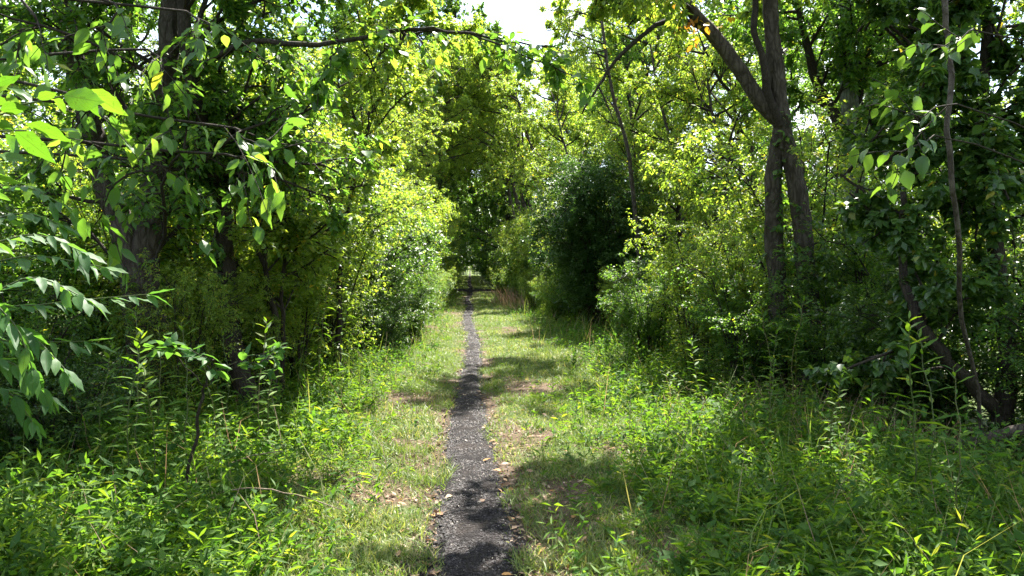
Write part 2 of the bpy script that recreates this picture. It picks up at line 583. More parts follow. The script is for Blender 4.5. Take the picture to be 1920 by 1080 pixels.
def bare(x, y):
    b = np.zeros_like(np.asarray(x, float))
    x = x + .5 * (vnoise(x, y, .35, 51) - .5) + .25 * (vnoise(x, y, .12, 53) - .5)
    y = y + 1.0 * (vnoise(x, y, .45, 52) - .5)
    w = 0.45 + 1.3 * vnoise(x, y, 0.2, 5)
    for bx, by, rx, ry in BARE:
        b = np.maximum(b, np.exp(-((((x - bx) / rx) ** 2 + ((y - by) / ry) ** 2)) * w * 1.3))
    e = np.abs(x - path_x(y)) - path_w(y)
    b = np.maximum(b, np.exp(-np.clip(e, 0, 9) / (0.08 + .14 * np.exp(-(np.maximum(y - 3.6, 0) / 3.0) ** 2)) * w))
    b = np.maximum(b, np.exp(-((y - 52.5) / 2.2) ** 2) * 0.9)
    return b


def axis(dense_lo, dense_hi, step, lo, hi, gr=1.22):
    a = list(np.arange(dense_lo, dense_hi + 1e-6, step))
    s, v = step, a[0]
    while v > lo:
        s *= gr
        v -= s
        a.insert(0, v)
    s, v = step, a[-1]
    while v < hi:
        s *= gr
        v += s
        a.append(v)
    return np.array(a)


gx, gy = axis(-3.2, 3.6, 0.11, -900, 900), axis(2.0, 30, 0.14, -300, 1500, 1.07)
X, Y = np.meshgrid(gx, gy)
idx = np.arange(X.size).reshape(X.shape)
F = np.stack([idx[:-1, :-1], idx[:-1, 1:], idx[1:, 1:], idx[1:, :-1]], -1).reshape(-1, 4)
link('ground', mesh_np('ground', np.stack([X, Y, gh(X, Y)], -1).reshape(-1, 3), [F], [M_ground], {'bare': bare(X, Y).ravel(), 'cinder': np.exp(-np.clip(np.abs(X - path_x(Y)) - path_w(Y) * .8, 0, 9) / (.07 + .12 * np.exp(-(np.maximum(Y - 3.6, 0) / 3.0) ** 2) * (.3 + 1.2 * vnoise(X, Y, .5, 61)))).ravel()}, True), kind='structure')

py = axis(1.0, 30, 0.07, -6, 160, 1.05)
ns = 17
V = []
for j in range(ns):
    u = j / (ns - 1) * 2 - 1
    w = path_w(py) * (1 + 0.60 * (vnoise(py, py * 0, 0.16, 8 if u > 0 else 9) - 0.5) * abs(u) * 2) + 0.05 * (vnoise(py, py * 0, 0.9, 18 if u > 0 else 19) - .5) * abs(u)
    x = path_x(py) + u * w
    z = gh(x, py) + 0.016 * (1 - abs(u) ** 3) - 0.010 * abs(u) ** 6 + 0.022 * (vnoise(x, py, 0.16, 4) - 0.5) + 0.012 * (vnoise(x, py, 0.05, 6) - 0.5) + 0.006
    V.append(np.stack([x, py, z], -1))
V = np.stack(V, 1)
idx = np.arange(V.shape[0] * ns).reshape(-1, ns)
F = np.stack([idx[:-1, :-1], idx[:-1, 1:], idx[1:, 1:], idx[1:, :-1]], -1).reshape(-1, 4)
link('path', mesh_np('path', V.reshape(-1, 3), [F], [M_cinder], smooth=True), kind='structure')

cx = np.linspace(-30, 30, 160)
V = []
for j in range(9):
    u = j / 8 * 2 - 1
    y = 53.5 + u * (1.7 + 0.5 * (vnoise(cx, cx * 0, 1.1, 21 if u > 0 else 22) - .5)) + 0.02 * cx
    V.append(np.stack([cx, y, gh(cx, y) + 0.05 + 0.02 * (1 - u * u) - 0.06 * abs(u) ** 4], -1))
V = np.stack(V, 1)
idx = np.arange(V.shape[0] * 9).reshape(-1, 9)
F = np.stack([idx[:-1, :-1], idx[1:, :-1], idx[1:, 1:], idx[:-1, 1:]], -1).reshape(-1, 4)
link('crossing_track', mesh_np('crossing_track', V.reshape(-1, 3), [F], [M_cinder], smooth=True), kind='structure')

# ------------------------------------------------------------------ unit leaf meshes for leaves that are parts


def outline_leaf(name, mat, wid=0.5, n=9, serr=0.0, curl=0.2, fold=0.12, peak=0.4, twist=0.0):
    """a leaf of length 1 with a folded midrib, a curved blade and an optional toothed edge"""
    u = np.linspace(0, 1, n)
    a, b = peak * 2.2, (1 - peak) * 2.2
    w = (u ** a) * ((1 - u) ** b)
    w = w / w.max() * wid * 0.5
    w[1:-1] *= 1 + serr * np.where(np.arange(n - 2) % 2 == 0, 1, -1)
    z0 = -curl * u ** 2
    V, lu, lv, rows = [], [], [], []
    for i in range(n):
        row = []
        for s in ((0,) if i in (0, n - 1) else (1, 0.5, 0, -0.5, -1)):
            ang = twist * u[i]
            yy = s * w[i]
            zz = z0[i] + abs(s) * w[i] * fold * 2 - (s * s) * 0.10 * w[i] + yy * math.sin(ang) + 0.02 * math.sin(u[i] * 17 + s * 3) * abs(s)
            row.append(len(V))
            V.append((u[i], yy, zz))
            lu.append(u[i])
            lv.append(s)
        rows.append(row)
    tri, quad = [], []
    for i in range(n - 1):
        p, q = rows[i], rows[i + 1]
        if len(p) == 1:
            tri += [(p[0], q[j + 1], q[j]) for j in range(4)]
        elif len(q) == 1:
            tri += [(p[j], p[j + 1], q[0]) for j in range(4)]
        else:
            quad += [(p[j], p[j + 1], q[j + 1], q[j]) for j in range(4)]
    return mesh_np(name, V, [tri, quad], [mat], {'lu': lu, 'lv': lv, 'var': np.zeros(len(V))}, True)


def leaf_set(name, mat, wid, n=7, **k):
    return [outline_leaf(name, mat, wid * w, n, curl=c, fold=f, twist=tw, **k)
            for w, c, f, tw in ((1.0, 0.15, 0.14, 0.3), (0.9, 0.32, 0.2, -0.4), (1.1, 0.05, 0.1, 0.6), (0.95, -0.12, 0.22, -0.2))]


L_big = leaf_set('broad leaf', M_big, 0.5, 13, serr=0.04)
L_shade = leaf_set('lance leaf', M_shade, 0.32, 9)
L_round = leaf_set('round leaf', M_deep, 0.72, 7)
L_oval = leaf_set('oval leaf', M_green, 0.5, 7)
L_lime = leaf_set('lime leaf', M_lime, 0.5, 7)
L_weed = leaf_set('weed leaf', M_weed, 0.2, 6)
L_yel = leaf_set('yellow leaf', M_yellow, 0.55, 7)
L_dead = leaf_set('dry leaf', M_dead, 0.6, 7, serr=0.1)


def put_leaves(root, base, pos, d, n, L, meshes, name='leaf'):
    x, y, z = frames(d, n)
    pick = R.integers(0, len(meshes), len(pos))
    for i in range(len(pos)):
        o = bpy.data.objects.new(name, meshes[pick[i]])
        col.objects.link(o)
        o.parent = root
        l = float(L[i])
        M = Matrix(((x[i][0] * l, y[i][0] * l, z[i][0] * l, pos[i][0] - base[0]),
                    (x[i][1] * l, y[i][1] * l, z[i][1] * l, pos[i][1] - base[1]),
                    (x[i][2] * l, y[i][2] * l, z[i][2] * l, pos[i][2] - base[2]), (0, 0, 0, 1)))
        o.matrix_basis = M


def dress(root, base, leaves, meshes, mat, W, nmax=0, tm=T_A, name='crown', var=None):
    """leaves of a thing: those that show largest are parts of their own, the rest one crown"""
    pos, d, n, L = leaves
    x, y, dep = project(pos)
    size = np.where((x > 0) & (x < 1920) & (y > 0) & (y < 1080) & (dep > 0.5), L * FPX / np.maximum(dep, .5), 0)
    order = np.argsort(-size)
    k = min(nmax, int((size > 10).sum()))
    big, rest = order[:k], order[k:]
    if k:
        put_leaves(root, base, pos[big], d[big], n[big], L[big], meshes)
    if len(rest):
        me = foliage_mesh(name, pos[rest] - base, d[rest], n[rest], L[rest], W, tm, mat)
        link(name, me, root, kind='stuff')


def local_tubes(name, root, base, sets, mat):
    Vs, Fs, off = [], [], 0
    for P, r0, r1, s in sets:
        V, F = tubes(P, r0, r1, s)
        Vs.append(V - base)
        Fs.append(F + off)
        off += len(V)
    return link(name, mesh_np(name, np.concatenate(Vs), [np.concatenate(Fs)], [mat], {'var': np.zeros(off)}, True), root)


# ------------------------------------------------------------------ prototypes of shrubs and trees
Z3 = np.zeros(3)


def make_shrub(label, group, h, stems, spread, m2, m3, nl, leafL, W, mat, droop=0.25, tm=T_A, flip=35):
    root = thing('shrub', (0, 0, 0), label, 'shrub', group)
    ang = R.uniform(0, 2 * np.pi, stems)
    base = np.stack([np.cos(ang) * R.uniform(.02, .35, stems), np.sin(ang) * R.uniform(.02, .35, stems), np.zeros(stems) - .15], -1)
    top = R.uniform(.55, 1.0, stems) * h
    out = R.uniform(.1, 1.0, stems) ** 0.7 * spread
    ctrl = []
    for i in range(stems):
        dx, dy = np.cos(ang[i]), np.sin(ang[i])
        b = base[i]
        ctrl.append(resample([b, b + (dx * out[i] * .18, dy * out[i] * .18, top[i] * .45), b + (dx * out[i] * .55, dy * out[i] * .55, top[i] * .85),
                              b + (dx * out[i], dy * out[i], top[i] * R.uniform(.8, 1.02))], 7, 0.03))
    P1 = np.stack(ctrl)
    L1 = np.linalg.norm(np.diff(P1, axis=1), axis=2).sum(1)
    P2, L2, _ = grow(P1, L1, m2, (.12, 1.0), .32, (55, 15), up=.12, droop=.12, wob=.16, k=5)
    P3, L3, _ = grow(P2, L2, m3, (.1, 1.0), .5, (48, 16), up=.05, droop=droop, wob=.18, k=4)
    P3[..., 2] = np.maximum(P3[..., 2], .05)
    local_tubes('stems', root, Z3, [(P1, .022, .007, 5), (P2, .008, .003, 3)], M_dark)
    lv = leaves_on(P3, L3, nl, leafL, droop)
    me = foliage_mesh('foliage', *lv, W, tm, mat)
    link('foliage', me, root, kind='stuff')
    return root


def make_tree(label, group, h, limbs, m2, m3, nl, leafL, W, mat, lean=(0, 0), droop=0.25, tm=T_A, low=.22, r=.12, lratio=.42, barkm=None):
    root = thing('tree', (0, 0, 0), label, 'tree', group)
    P = resample([(0, 0, -.2), (lean[0] * .1, lean[1] * .1, h * .3), (lean[0] * .4, lean[1] * .4, h * .65), (lean[0], lean[1], h)], 14, .05)
    me = big_tube(P, np.linspace(r, r * .15, 14), 10, 'trunk', barkm or M_bark, .12, .5)
    link('trunk', me, root)
    P1, L1, _ = grow(P[None], np.array([h]), limbs, (low, .98), lratio, (58, 14), up=.22, droop=.1, wob=.12, k=7, taper=.6)
    P2, L2, _ = grow(P1, L1, m2, (.15, 1.0), .42, (50, 15), up=.1, droop=.15, wob=.16, k=5)
    P3, L3, _ = grow(P2, L2, m3, (.1, 1.0), .52, (48, 16), up=.04, droop=droop, wob=.2, k=4)
    local_tubes('limbs', root, Z3, [(P1, r * .35, .012, 5), (P2[:, ::2], .014, .005, 4), (P3[:, ::3], .005, .002, 3)], barkm or M_dark)
    lv = leaves_on(P3, L3, nl, leafL, droop)
    link('crown', foliage_mesh('crown', *lv, W, tm, mat), root, kind='stuff')
    return root


HEDGE = 'shrubs of the hedge along the trail'
WOODS = 'trees arching over the trail'
used = set()


def place(proto, x, y, rz, s, label=None, group=None):
    loc = (x, y, float(gh(x, y)))
    if proto.name not in used:
        used.add(proto.name)
        proto.location = loc
        proto.rotation_euler = (0, 0, rz)
        proto.scale = s if isinstance(s, (tuple, list)) else (s, s, s)
        if label:
            proto['label'] = label
        if group:
            proto['group'] = group
        return proto
    return copy_thing(proto, loc, rz, s, label, group)


shrubs = [
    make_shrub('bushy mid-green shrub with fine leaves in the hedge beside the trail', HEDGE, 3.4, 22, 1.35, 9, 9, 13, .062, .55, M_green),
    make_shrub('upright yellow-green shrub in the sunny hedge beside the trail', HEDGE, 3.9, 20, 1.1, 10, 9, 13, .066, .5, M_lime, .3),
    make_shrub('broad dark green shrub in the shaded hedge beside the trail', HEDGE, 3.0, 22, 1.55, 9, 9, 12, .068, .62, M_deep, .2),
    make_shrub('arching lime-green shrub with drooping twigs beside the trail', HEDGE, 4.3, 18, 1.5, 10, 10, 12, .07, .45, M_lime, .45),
]
trees = [
    make_tree('slender yellow-green tree leaning over the sunny trail', WOODS, 9.5, 19, 9, 8, 20, .095, .5, M_lime, (1.6, .3), .4, T_K),
    make_tree('leafy mid-green tree standing in the row beside the trail', WOODS, 10.5, 19, 9, 8, 20, .095, .55, M_green, (.8, -.4), .3, T_K),
    make_tree('tall pale-leaved tree with drooping twigs above the trail', WOODS, 11.5, 19, 9, 8, 20, .10, .42, M_lime, (2.2, .2), .6, T_K),
]
trees.append(make_tree('high-crowned tree arching over the trail', WOODS, 10.5, 22, 9, 8, 20, .10, .5, M_lime, (2.6, .2), .3, T_K, .43, lratio=.40))
TUNNEL = 'trees of the tunnel beyond the crossing'
far_trees = [
    make_tree('dark green tree of the tunnel beyond the crossing track', TUNNEL, 9.0, 30, 8, 7, 12, .19, .6, M_deep, (3.2, 0), .3, T_K, .05, .16),
    make_tree('mid-green tree of the tunnel beyond the crossing track', TUNNEL, 10.5, 30, 8, 7, 12, .19, .55, M_green, (2.6, .5), .3, T_K, .05, .16),
]

# left hedge and right hedge, mid distance; the corridor between them stays open to the sky
ui = lambda a, b: float(R.uniform(a, b))
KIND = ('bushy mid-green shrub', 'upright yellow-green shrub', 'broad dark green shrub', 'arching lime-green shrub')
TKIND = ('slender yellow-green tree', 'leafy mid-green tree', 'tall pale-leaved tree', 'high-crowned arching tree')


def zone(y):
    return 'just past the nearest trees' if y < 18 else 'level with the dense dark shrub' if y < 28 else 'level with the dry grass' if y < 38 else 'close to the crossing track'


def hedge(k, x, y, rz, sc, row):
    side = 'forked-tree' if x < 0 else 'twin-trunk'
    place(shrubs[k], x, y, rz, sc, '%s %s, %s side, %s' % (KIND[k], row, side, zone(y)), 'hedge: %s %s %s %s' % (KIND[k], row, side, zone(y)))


y = 11.5
while y < 51:
    edge = 2.5 + .2 * max(0, 14 - y) - 0.008 * (y - 12)
    hedge(int(R.integers(0, 4)), -edge + ui(-.25, .25), y, ui(0, 6.28), ui(.9, 1.15), 'facing the trail')
    if y > 12.5:
        hedge(int(R.integers(0, 4)), -edge + .95 + ui(-.15, .2), y + ui(-.6, .6), ui(0, 6.28), ui(.34, .48), 'at the hedge foot')
    hedge(int(R.integers(0, 4)), -edge - 1.7 + ui(-.4, .4), y + ui(-.5, .5), ui(0, 6.28), ui(1.0, 1.3), 'in the back row')
    y += ui(1.5, 2.1)
y = 12.2
while y < 51:
    edge = 3.65 - 0.024 * (y - 12) + (.95 if 11.5 < y < 18.3 else 0)
    near = y < 18.3
    if not 18.3 < y < 22.0:
        hedge((0, 2)[int(R.integers(0, 2))] if near else int(R.integers(0, 4)), edge + ui(-.25, .25), y, ui(0, 6.28), ui(.68, .82) if near else ui(.85, 1.1), 'facing the trail')
        hedge(int(R.integers(0, 4)), edge - .95 + ui(-.2, .15), y + ui(-.6, .6), ui(0, 6.28), ui(.32, .46), 'at the hedge foot')
    hedge((0, 2)[int(R.integers(0, 2))] if near else int(R.integers(0, 4)), edge + 2.0 + ui(-.4, .4), y + ui(-.5, .5), ui(0, 6.28), ui(1.0, 1.25), 'in the back row')
    y += ui(1.5, 2.1)

for i, (x, y, k, s, rz) in enumerate([(-6.4, 14.5, 1, .7, 2), (-4.9, 19.5, 0, .78, 1.6), (-4.6, 25, 1, .9, 1.8), (-4.3, 30, 2, .95, 1.2), (-3.8, 34.5, 0, 1.05, .6), (-3.4, 38.5, 3, 1.1, .1),
                                      (-3.3, 42.5, 3, 1.25, 0), (-3.2, 46, 3, 1.4, .3), (-3.2, 49.5, 3, 1.3, 0), (-4.0, 56.5, 1, 1.75, 0), (-3.0, 61, 1, 2.0, 0), (-7.5, 58, 2, 1.6, 0), (-6.9, 17, 2, .85, 1), (-6.8, 24, 1, .95, 2), (-6.6, 32, 0, 1.05, 0), (-6.0, 40, 1, 1.2, 0), (-6, 48, 2, 1.3, 1),
                                      (-8.3, 9.5, 1, .75, 4), (-7.8, 13.5, 0, .75, 3), (-9.5, 6.5, 0, .75, 1),
                                      (5.4, 16, 0, .72, 1.8), (4.9, 22.8, 1, .92, 3.0), (5.0, 27.5, 2, 1.0, 1.5), (5.3, 19.3, 0, .85, 2), (5.9, 14.2, 1, .72, 2), (4.6, 32, 0, .95, 2.4), (3.6, 36, 0, 1.0, 3.1), (3.5, 40, 3, 1.2, 2.9), (3.4, 43.5, 3, 1.3, 3.1), (3.3, 47, 3, 1.35, 3.1),
                                      (3.2, 50.5, 3, 1.3, 3.3), (6.4, 16.8, 2, .85, 3), (7.2, 23, 0, 1.0, 3), (7.0, 20, 1, .8, 4), (6.9, 26, 2, .95, 3), (6.4, 33, 1, 1.05, 3), (6.2, 41, 0, 1.25, 3), (6.2, 48, 1, 1.3, 3), (8.2, 13.5, 0, .75, 3.5), (6.9, 11.6, 1, .62, 1), (7.4, 9.0, 1, .6, 5), (7.8, 16.5, 1, .75, 0), (9.2, 9.5, 1, .75, 2), (9.8, 6.2, 2, .7, 2)]):
    side = 'forked-tree' if x < 0 else 'twin-trunk'
    row = 'behind the hedge' if abs(x) > 5.6 else 'over the trail'
    place(trees[k], x, y, rz + ui(-.3, .3), s, '%s %s, %s side, %s' % (TKIND[k], row, side, zone(y)), 'row: %s %s %s %s' % (TKIND[k], row, side, zone(y)))

# the wooded trail goes on the other way
for i, (x, y, k, sc) in enumerate([(-3.6, -1.5, 1, .8), (3.8, -2.5, 0, .8), (-3.4, -6, 0, .95), (3.5, -7, 1, .95), (-3.0, -11, 1, 1.05), (3.0, -12, 0, 1.05), (-2.0, -16, 0, 1.1), (2.0, -17, 1, 1.1), (-6.5, -3, 2, .9), (6.5, -4, 1, .9), (0.2, -23, 1, 1.2)]):
    place(trees[k], x, y, (0 if x < 0 else 3.14) + ui(-.3, .3), sc, TKIND[k] + ' beside the other stretch of the trail', 'trees along the other stretch %d' % k)
for i in range(5):
    for sx in (-1, 1):
        k = int(R.integers(0, 4))
        place(shrubs[k], sx * 3.1 + ui(-.2, .2), -1.8 - i * 2.2, ui(0, 6.28), ui(.9, 1.1), KIND[k] + ' beside the other stretch of the trail', 'shrubs along the other stretch %d' % k)

# the tunnel beyond the crossing, the trees closing its end, and single trees over the fields
y = 56.5
while y < 140:
    for sx in (-1, 1):
        k = (2, 0)[int(R.integers(0, 2))]
        place(shrubs[k], sx * 2.7 - .2 + ui(-.25, .25) - .0025 * y, y + ui(-1, 1), ui(0, 6.28), ui(.75, 1.0), '%s at the foot of the tunnel beyond the crossing' % KIND[k], 'shrubs at the foot of the tunnel %d' % k)
    y += ui(3.6, 4.6)
y = 55.8
while y < 140:
    for sx in (-1, 1):
        k = int(R.integers(0, 2))
        place(far_trees[k], sx * 3.2 + ui(-.3, .3) - .0025 * y, y + ui(-1, 1), (0 if sx < 0 else 3.14) + ui(-.3, .3), (1.0, 1.0, ui(.8, 1.05)) if y > 67 else (1.1, 1.1, ui(1.45, 1.75)),
              '%s tree of the tunnel beyond the crossing track' % ('dark green', 'mid-green')[k], TUNNEL + (' dark', ' mid')[k])
    y += ui(2.8, 3.4)
for i in range(6):
    hedge_x = -5.4 + i * 2.0
    place(shrubs[(1, 3)[i % 2]], hedge_x + ui(-.3, .3), 150 + ui(-2, 2), ui(0, 6.28), ui(1.3, 1.6), '%s closing the far end of the trail tunnel' % KIND[(1, 3)[i % 2]], 'shrubs at the end of the tunnel %d' % (i % 2))
for i in range(5):
    place(far_trees[1], -6 + i * 3.0 + ui(-.4, .4), 178 + ui(-3, 3), ui(0, 6.28), ui(.8, 1.0), 'sunlit tree closing the far end of the trail tunnel', 'trees at the end of the tunnel')
for sx in (-1, 1):
    for i in range(9):
        place(far_trees[i % 2], sx * ui(40, 70), 14 + i * 13 + ui(-4, 4), ui(0, 6.28), ui(.9, 1.3),
              'distant %s tree standing across the open field' % ('dark green', 'mid-green')[i % 2], 'trees across the open fields' + (' dark', ' mid')[i % 2])
    for i in range(6):
        k = i % 2
        place(far_trees[k], sx * (6.5 + i * 5) + ui(-1, 1), 58 + ui(0, 8), ui(0, 6.28), ui(1.5, 1.9), '%s tree in the belt along the crossing track' % ('dark green', 'mid-green')[k], 'trees along the crossing' + (' dark', ' mid')[k])

# dark dense shrub whose near side lies in shade
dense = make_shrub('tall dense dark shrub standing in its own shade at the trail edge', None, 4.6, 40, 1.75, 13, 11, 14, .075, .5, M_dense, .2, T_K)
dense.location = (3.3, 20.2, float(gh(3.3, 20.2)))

# ------------------------------------------------------------------ near trees
def crown_from(polys, lens, root, base, m1, m2, m3, nl, leafL, W, mat, meshes, nmax, droop=.3, bias=None, l1=.35, tr=(.35, 1), r=.03, tm=T_B, zmin=None, up=.1):
    P1, L1, _ = grow(polys, lens, m1, tr, l1, (60, 16), up=up, droop=.12, wob=.13, k=7, bias=bias, taper=.3)
    P2, L2, _ = grow(P1, L1, m2, (.15, 1.0), .42, (50, 15), up=.05, droop=.15, wob=.16, k=5)
    P3, L3, _ = grow(P2, L2, m3, (.1, 1.0), .5, (48, 16), up=.02, droop=droop, wob=.2, k=4)
    local_tubes('limbs', root, base, [(P1, r, .01, 6), (P2, .010, .004, 4), (P3[:, ::3], .004, .0016, 3)], M_dark)
    lv = leaves_on(P3, L3, nl, leafL, droop)
    ok = lv[0][:, 2] > 0.1
    dress(root, base, tuple(a[ok] for a in lv), meshes, mat, W, nmax, tm)


def ground_at(p):
    return np.array((p[0], p[1], float(gh(p[0], p[1])) - .12))


def plen(P):
    return np.linalg.norm(np.diff(P, axis=0), axis=1).sum()


# forked old tree hung with vines
D = 7.9
g0 = ground_at(px(305, 800, D))
T1 = thing('tree', g0, 'old forked tree with thick dark trunk, wrapped in vine leaves', 'tree')
main = resample([g0, px(292, 720, D), px(272, 600, D), px(262, 545, D)], 12, .01)
link('trunk', big_tube(main - g0, np.linspace(.24, .17, 12), 20, 'trunk', M_bark, .12, .5), T1)
f1 = resample([px(264, 560, D), px(236, 450, D), px(192, 320, D + .1), px(152, 150, D + .2), px(112, 0, D + .3), px(60, -240, D + .5), px(20, -520, D + .5)], 22, .012)
f2 = resample([px(262, 560, D), px(280, 440, D), px(298, 300, D - .1), px(310, 150, D - .1), px(320, 0, D - .1), px(330, -250, D), px(350, -560, D)], 22, .012)
link('limb', big_tube(f1 - g0, np.linspace(.14, .06, 22), 16, 'limb', M_bark, .12), T1)
link('limb', big_tube(f2 - g0, np.linspace(.15, .06, 22), 16, 'limb', M_bark, .12), T1)
crown_from(np.stack([f1, f2]), np.array([plen(f1), plen(f2)]), T1, g0, 24, 8, 8, 10, .09, .5, M_green, L_oval, 250, .5, l1=.30, tr=(.05, 1), r=.022, tm=T_A)
# vine leaves on the trunks
vp = np.stack([resample(main, 12), resample(f1[:14], 12), resample(f2[:14], 12)])
va, vl, _ = grow(vp, np.array([1.6, 2.6, 2.6]), 34, (.03, 1), .16, (40, 20), up=.2, droop=.5, wob=.3, k=5)
lvv = leaves_on(va, vl, 9, .075, .7)
local_tubes('vine', T1, g0, [(va, .006, .002, 4)], M_dark)
dress(T1, g0, lvv, L_oval, M_green, .6, 0, T_B, 'vine_leaves')

# overhanging branch of the second tree reaches over the trail
D2 = 8.3
g0 = ground_at(px(470, 790, D2))
T2 = thing('tree', g0, 'straight dark tree whose long branch reaches across above the trail', 'tree')
tr2 = resample([g0, px(452, 700, D2), px(430, 600, D2), px(424, 480, D2), px(410, 350, D2 - .2), px(372, 200, D2 - .6), px(350, 60, D2 - .8), px(340, -200, D2 - .6), px(330, -450, D2)], 26, .012)
link('trunk', big_tube(tr2 - g0, np.linspace(.13, .04, 26), 14, 'trunk', M_dark, .12, .5), T2)
br = resample([px(362, 140, D2 - .75), px(420, 98, 7.3), px(480, 76, 7.1), px(590, 86, 6.9), px(700, 66, 6.8), px(790, 54, 6.7), px(880, 62, 6.7), px(960, 78, 6.7), px(1040, 88, 6.7)], 30, .008)
link('branch', big_tube(br - g0, np.linspace(.032, .006, 30), 7, 'branch', M_dark, .1), T2)
b2 = resample([px(880, 62, 6.7), px(960, 95, 6.6), px(1030, 120, 6.5), px(1090, 150, 6.5)], 10, .01)
b3 = resample([px(640, 78, 6.85), px(612, 130, 6.8), px(590, 200, 6.75)], 10, .01)
PB = np.stack([resample(br[12:], 10), b2, b3, resample(br[4:16], 10)])
P2, L2, _ = grow(PB, np.array([2.0, .9, .7, 1.8]), 13, (.05, 1), .26, (50, 14), up=0, droop=.25, wob=.15, k=5)
local_tubes('twigs', T2, g0, [(np.stack([b2, b3]), .010, .004, 5), (P2, .005, .002, 4)], M_dark)
lv = leaves_on(P2, L2, 9, .115, .45)
lo = leaves_on(PB[:2], None, 14, .12, .5)
dress(T2, g0, tuple(np.concatenate((a, b)) for a, b in zip(lv, lo)), L_oval, M_green, .5, 300, T_B)
crown_from(tr2[None, 10:], np.array([5.0]), T2, g0, 18, 8, 8, 10, .085, .5, M_green, L_oval, 0, .45, l1=.34, tr=(.05, 1), r=.02, tm=T_A)

shade_limbs = np.stack([resample([tr2[20], (-2.3, 8.6, 5.4), (-1.0, 9.0, 5.9), (.1, 9.2, 6.3)], 10), resample([tr2[20], (-2.4, 7.6, 5.6), (-1.0, 7.4, 6.0), (.0, 7.6, 6.3)], 10), resample([tr2[18], (-2.6, 9.4, 5.6), (-1.6, 10.6, 6.0), (-1.1, 11.4, 6.2)], 10)])  # unseen leafy limbs added above the view to shade the lower left ground
local_tubes('limb', T2, g0, [(shade_limbs, .03, .012, 6)], M_dark)
crown_from(shade_limbs, np.array([2.4, 2.4, 2.4]), T2, g0, 13, 7, 7, 12, .10, .55, M_green, L_oval, 0, .35, l1=.42, tr=(.1, 1), r=.012, tm=T_K)

# lime-leaved tree leaning out over the trail from the left
D8 = 11.2
g0 = ground_at(px(640, 700, D8))
T8 = thing('tree', g0, 'lime-leaved young tree leaning out over the trail, brightly sunlit', 'tree')
t8 = resample([g0, px(636, 560, D8), px(648, 430, D8), px(672, 300, D8), px(712, 180, D8), px(760, 60, D8 + .3), px(800, -60, D8 + .5)], 24, .012)
link('trunk', big_tube(t8 - g0, np.linspace(.045, .015, 24), 10, 'trunk', M_dark, .12, .4), T8)
crown_from(t8[None, 8:], np.array([4.6]), T8, g0, 19, 8, 8, 11, .085, .5, M_lime, L_lime, 150, .5, l1=.33, tr=(.0, 1), r=.016, tm=T_A, up=.28)

# thin twin-stemmed sapling in the left hedge
for (pts, rr, lab) in (([(512, 800), (520, 650), (508, 555), (488, 470), (478, 340), (500, 200)], .045, 'thin twin-stemmed sapling with dark stems at the edge of the hedge'),):
    D3 = 8.6
    g0 = ground_at(px(*pts[0], D3))
    T3 = thing('sapling', g0, lab, 'sapling')
    s1 = resample([g0] + [px(a, b, D3) for a, b in pts[1:]], 18, .012)
    s2 = resample([g0 + (.06, .1, 0), px(532, 640, D3 + .1), px(530, 520, D3 + .1), px(545, 420, D3 + .2), px(560, 300, D3 + .3)], 18, .012)
    link('stem', big_tube(s1 - g0, np.linspace(rr, .01, 18), 8, 'stem', M_dark, .1), T3)
    link('stem', big_tube(s2 - g0, np.linspace(rr * .7, .01, 18), 8, 'stem', M_dark, .1), T3)
    crown_from(np.stack([s1, s2]), np.array([3.6, 3.2]), T3, g0, 14, 7, 6, 9, .07, .5, M_lime, L_lime, 100, .3, l1=.3, r=.012)

# twin-trunk tree with furrowed bark on the right
D4 = 9.0
gA, gB = ground_at(px(1514, 770, D4)), ground_at(px(1458, 765, D4 + .15))
T4 = thing('tree', gA, 'twin-trunked tree with furrowed grey bark and a limb forking towards the trail', 'tree')
ta = resample([gA, px(1518, 600, D4), px(1508, 470, D4), px(1492, 340, D4), px(1470, 250, D4), px(1456, 150, D4), px(1446, 40, D4), px(1440, -90, D4), px(1430, -320, D4), px(1425, -560, D4)], 90, .003)
tb = resample([gB, px(1458, 560, D4 + .15), px(1450, 420, D4 + .15), px(1452, 320, D4 + .1), px(1466, 225, D4 + .04)], 50, .003)
lm = resample([px(1468, 232, D4), px(1424, 185, D4), px(1374, 112, D4), px(1334, 62, D4), px(1290, 12, D4 - .1), px(1235, -70, D4 - .2), px(1170, -190, D4 - .3)], 22, .006)
link('trunk', big_tube(ta - gA, np.concatenate([np.linspace(.118, .10, 45), np.linspace(.10, .055, 45)]), 34, 'trunk', M_bark, .14, .35), T4)
link('trunk', big_tube(tb - gA, np.linspace(.112, .088, 50), 32, 'trunk', M_bark, .14, .35), T4)
link('limb', big_tube(lm - gA, np.linspace(.10, .055, 22), 18, 'limb', M_bark, .14), T4)
st = resample([px(1466, 235, D4 - .1), px(1440, 170, D4 - .12), px(1430, 112, D4 - .14), px(1417, 62, D4 - .14), px(1414, 0, D4 - .1), px(1400, -120, D4)], 14, .01)
link('limb', big_tube(st - gA, np.linspace(.05, .03, 14), 8, 'limb', M_dark, .12), T4)
hk = resample([px(1330, 58, D4), px(1262, 34, D4 - .1), px(1205, 66, D4 - .25), px(1150, 118, D4 - .3), px(1121, 164, D4 - .35), px(1091, 212, D4 - .4)], 20, .006)
hk2 = resample([px(1122, 163, D4 - .35), px(1138, 195, D4 - .36), px(1150, 224, D4 - .4)], 8, .004)
link('branch', big_tube(hk - gA, np.linspace(.034, .010, 20), 7, 'branch', M_dark, .12), T4)
link('branch', big_tube(hk2 - gA, np.linspace(.012, .005, 8), 5, 'branch', M_dark, .12), T4)
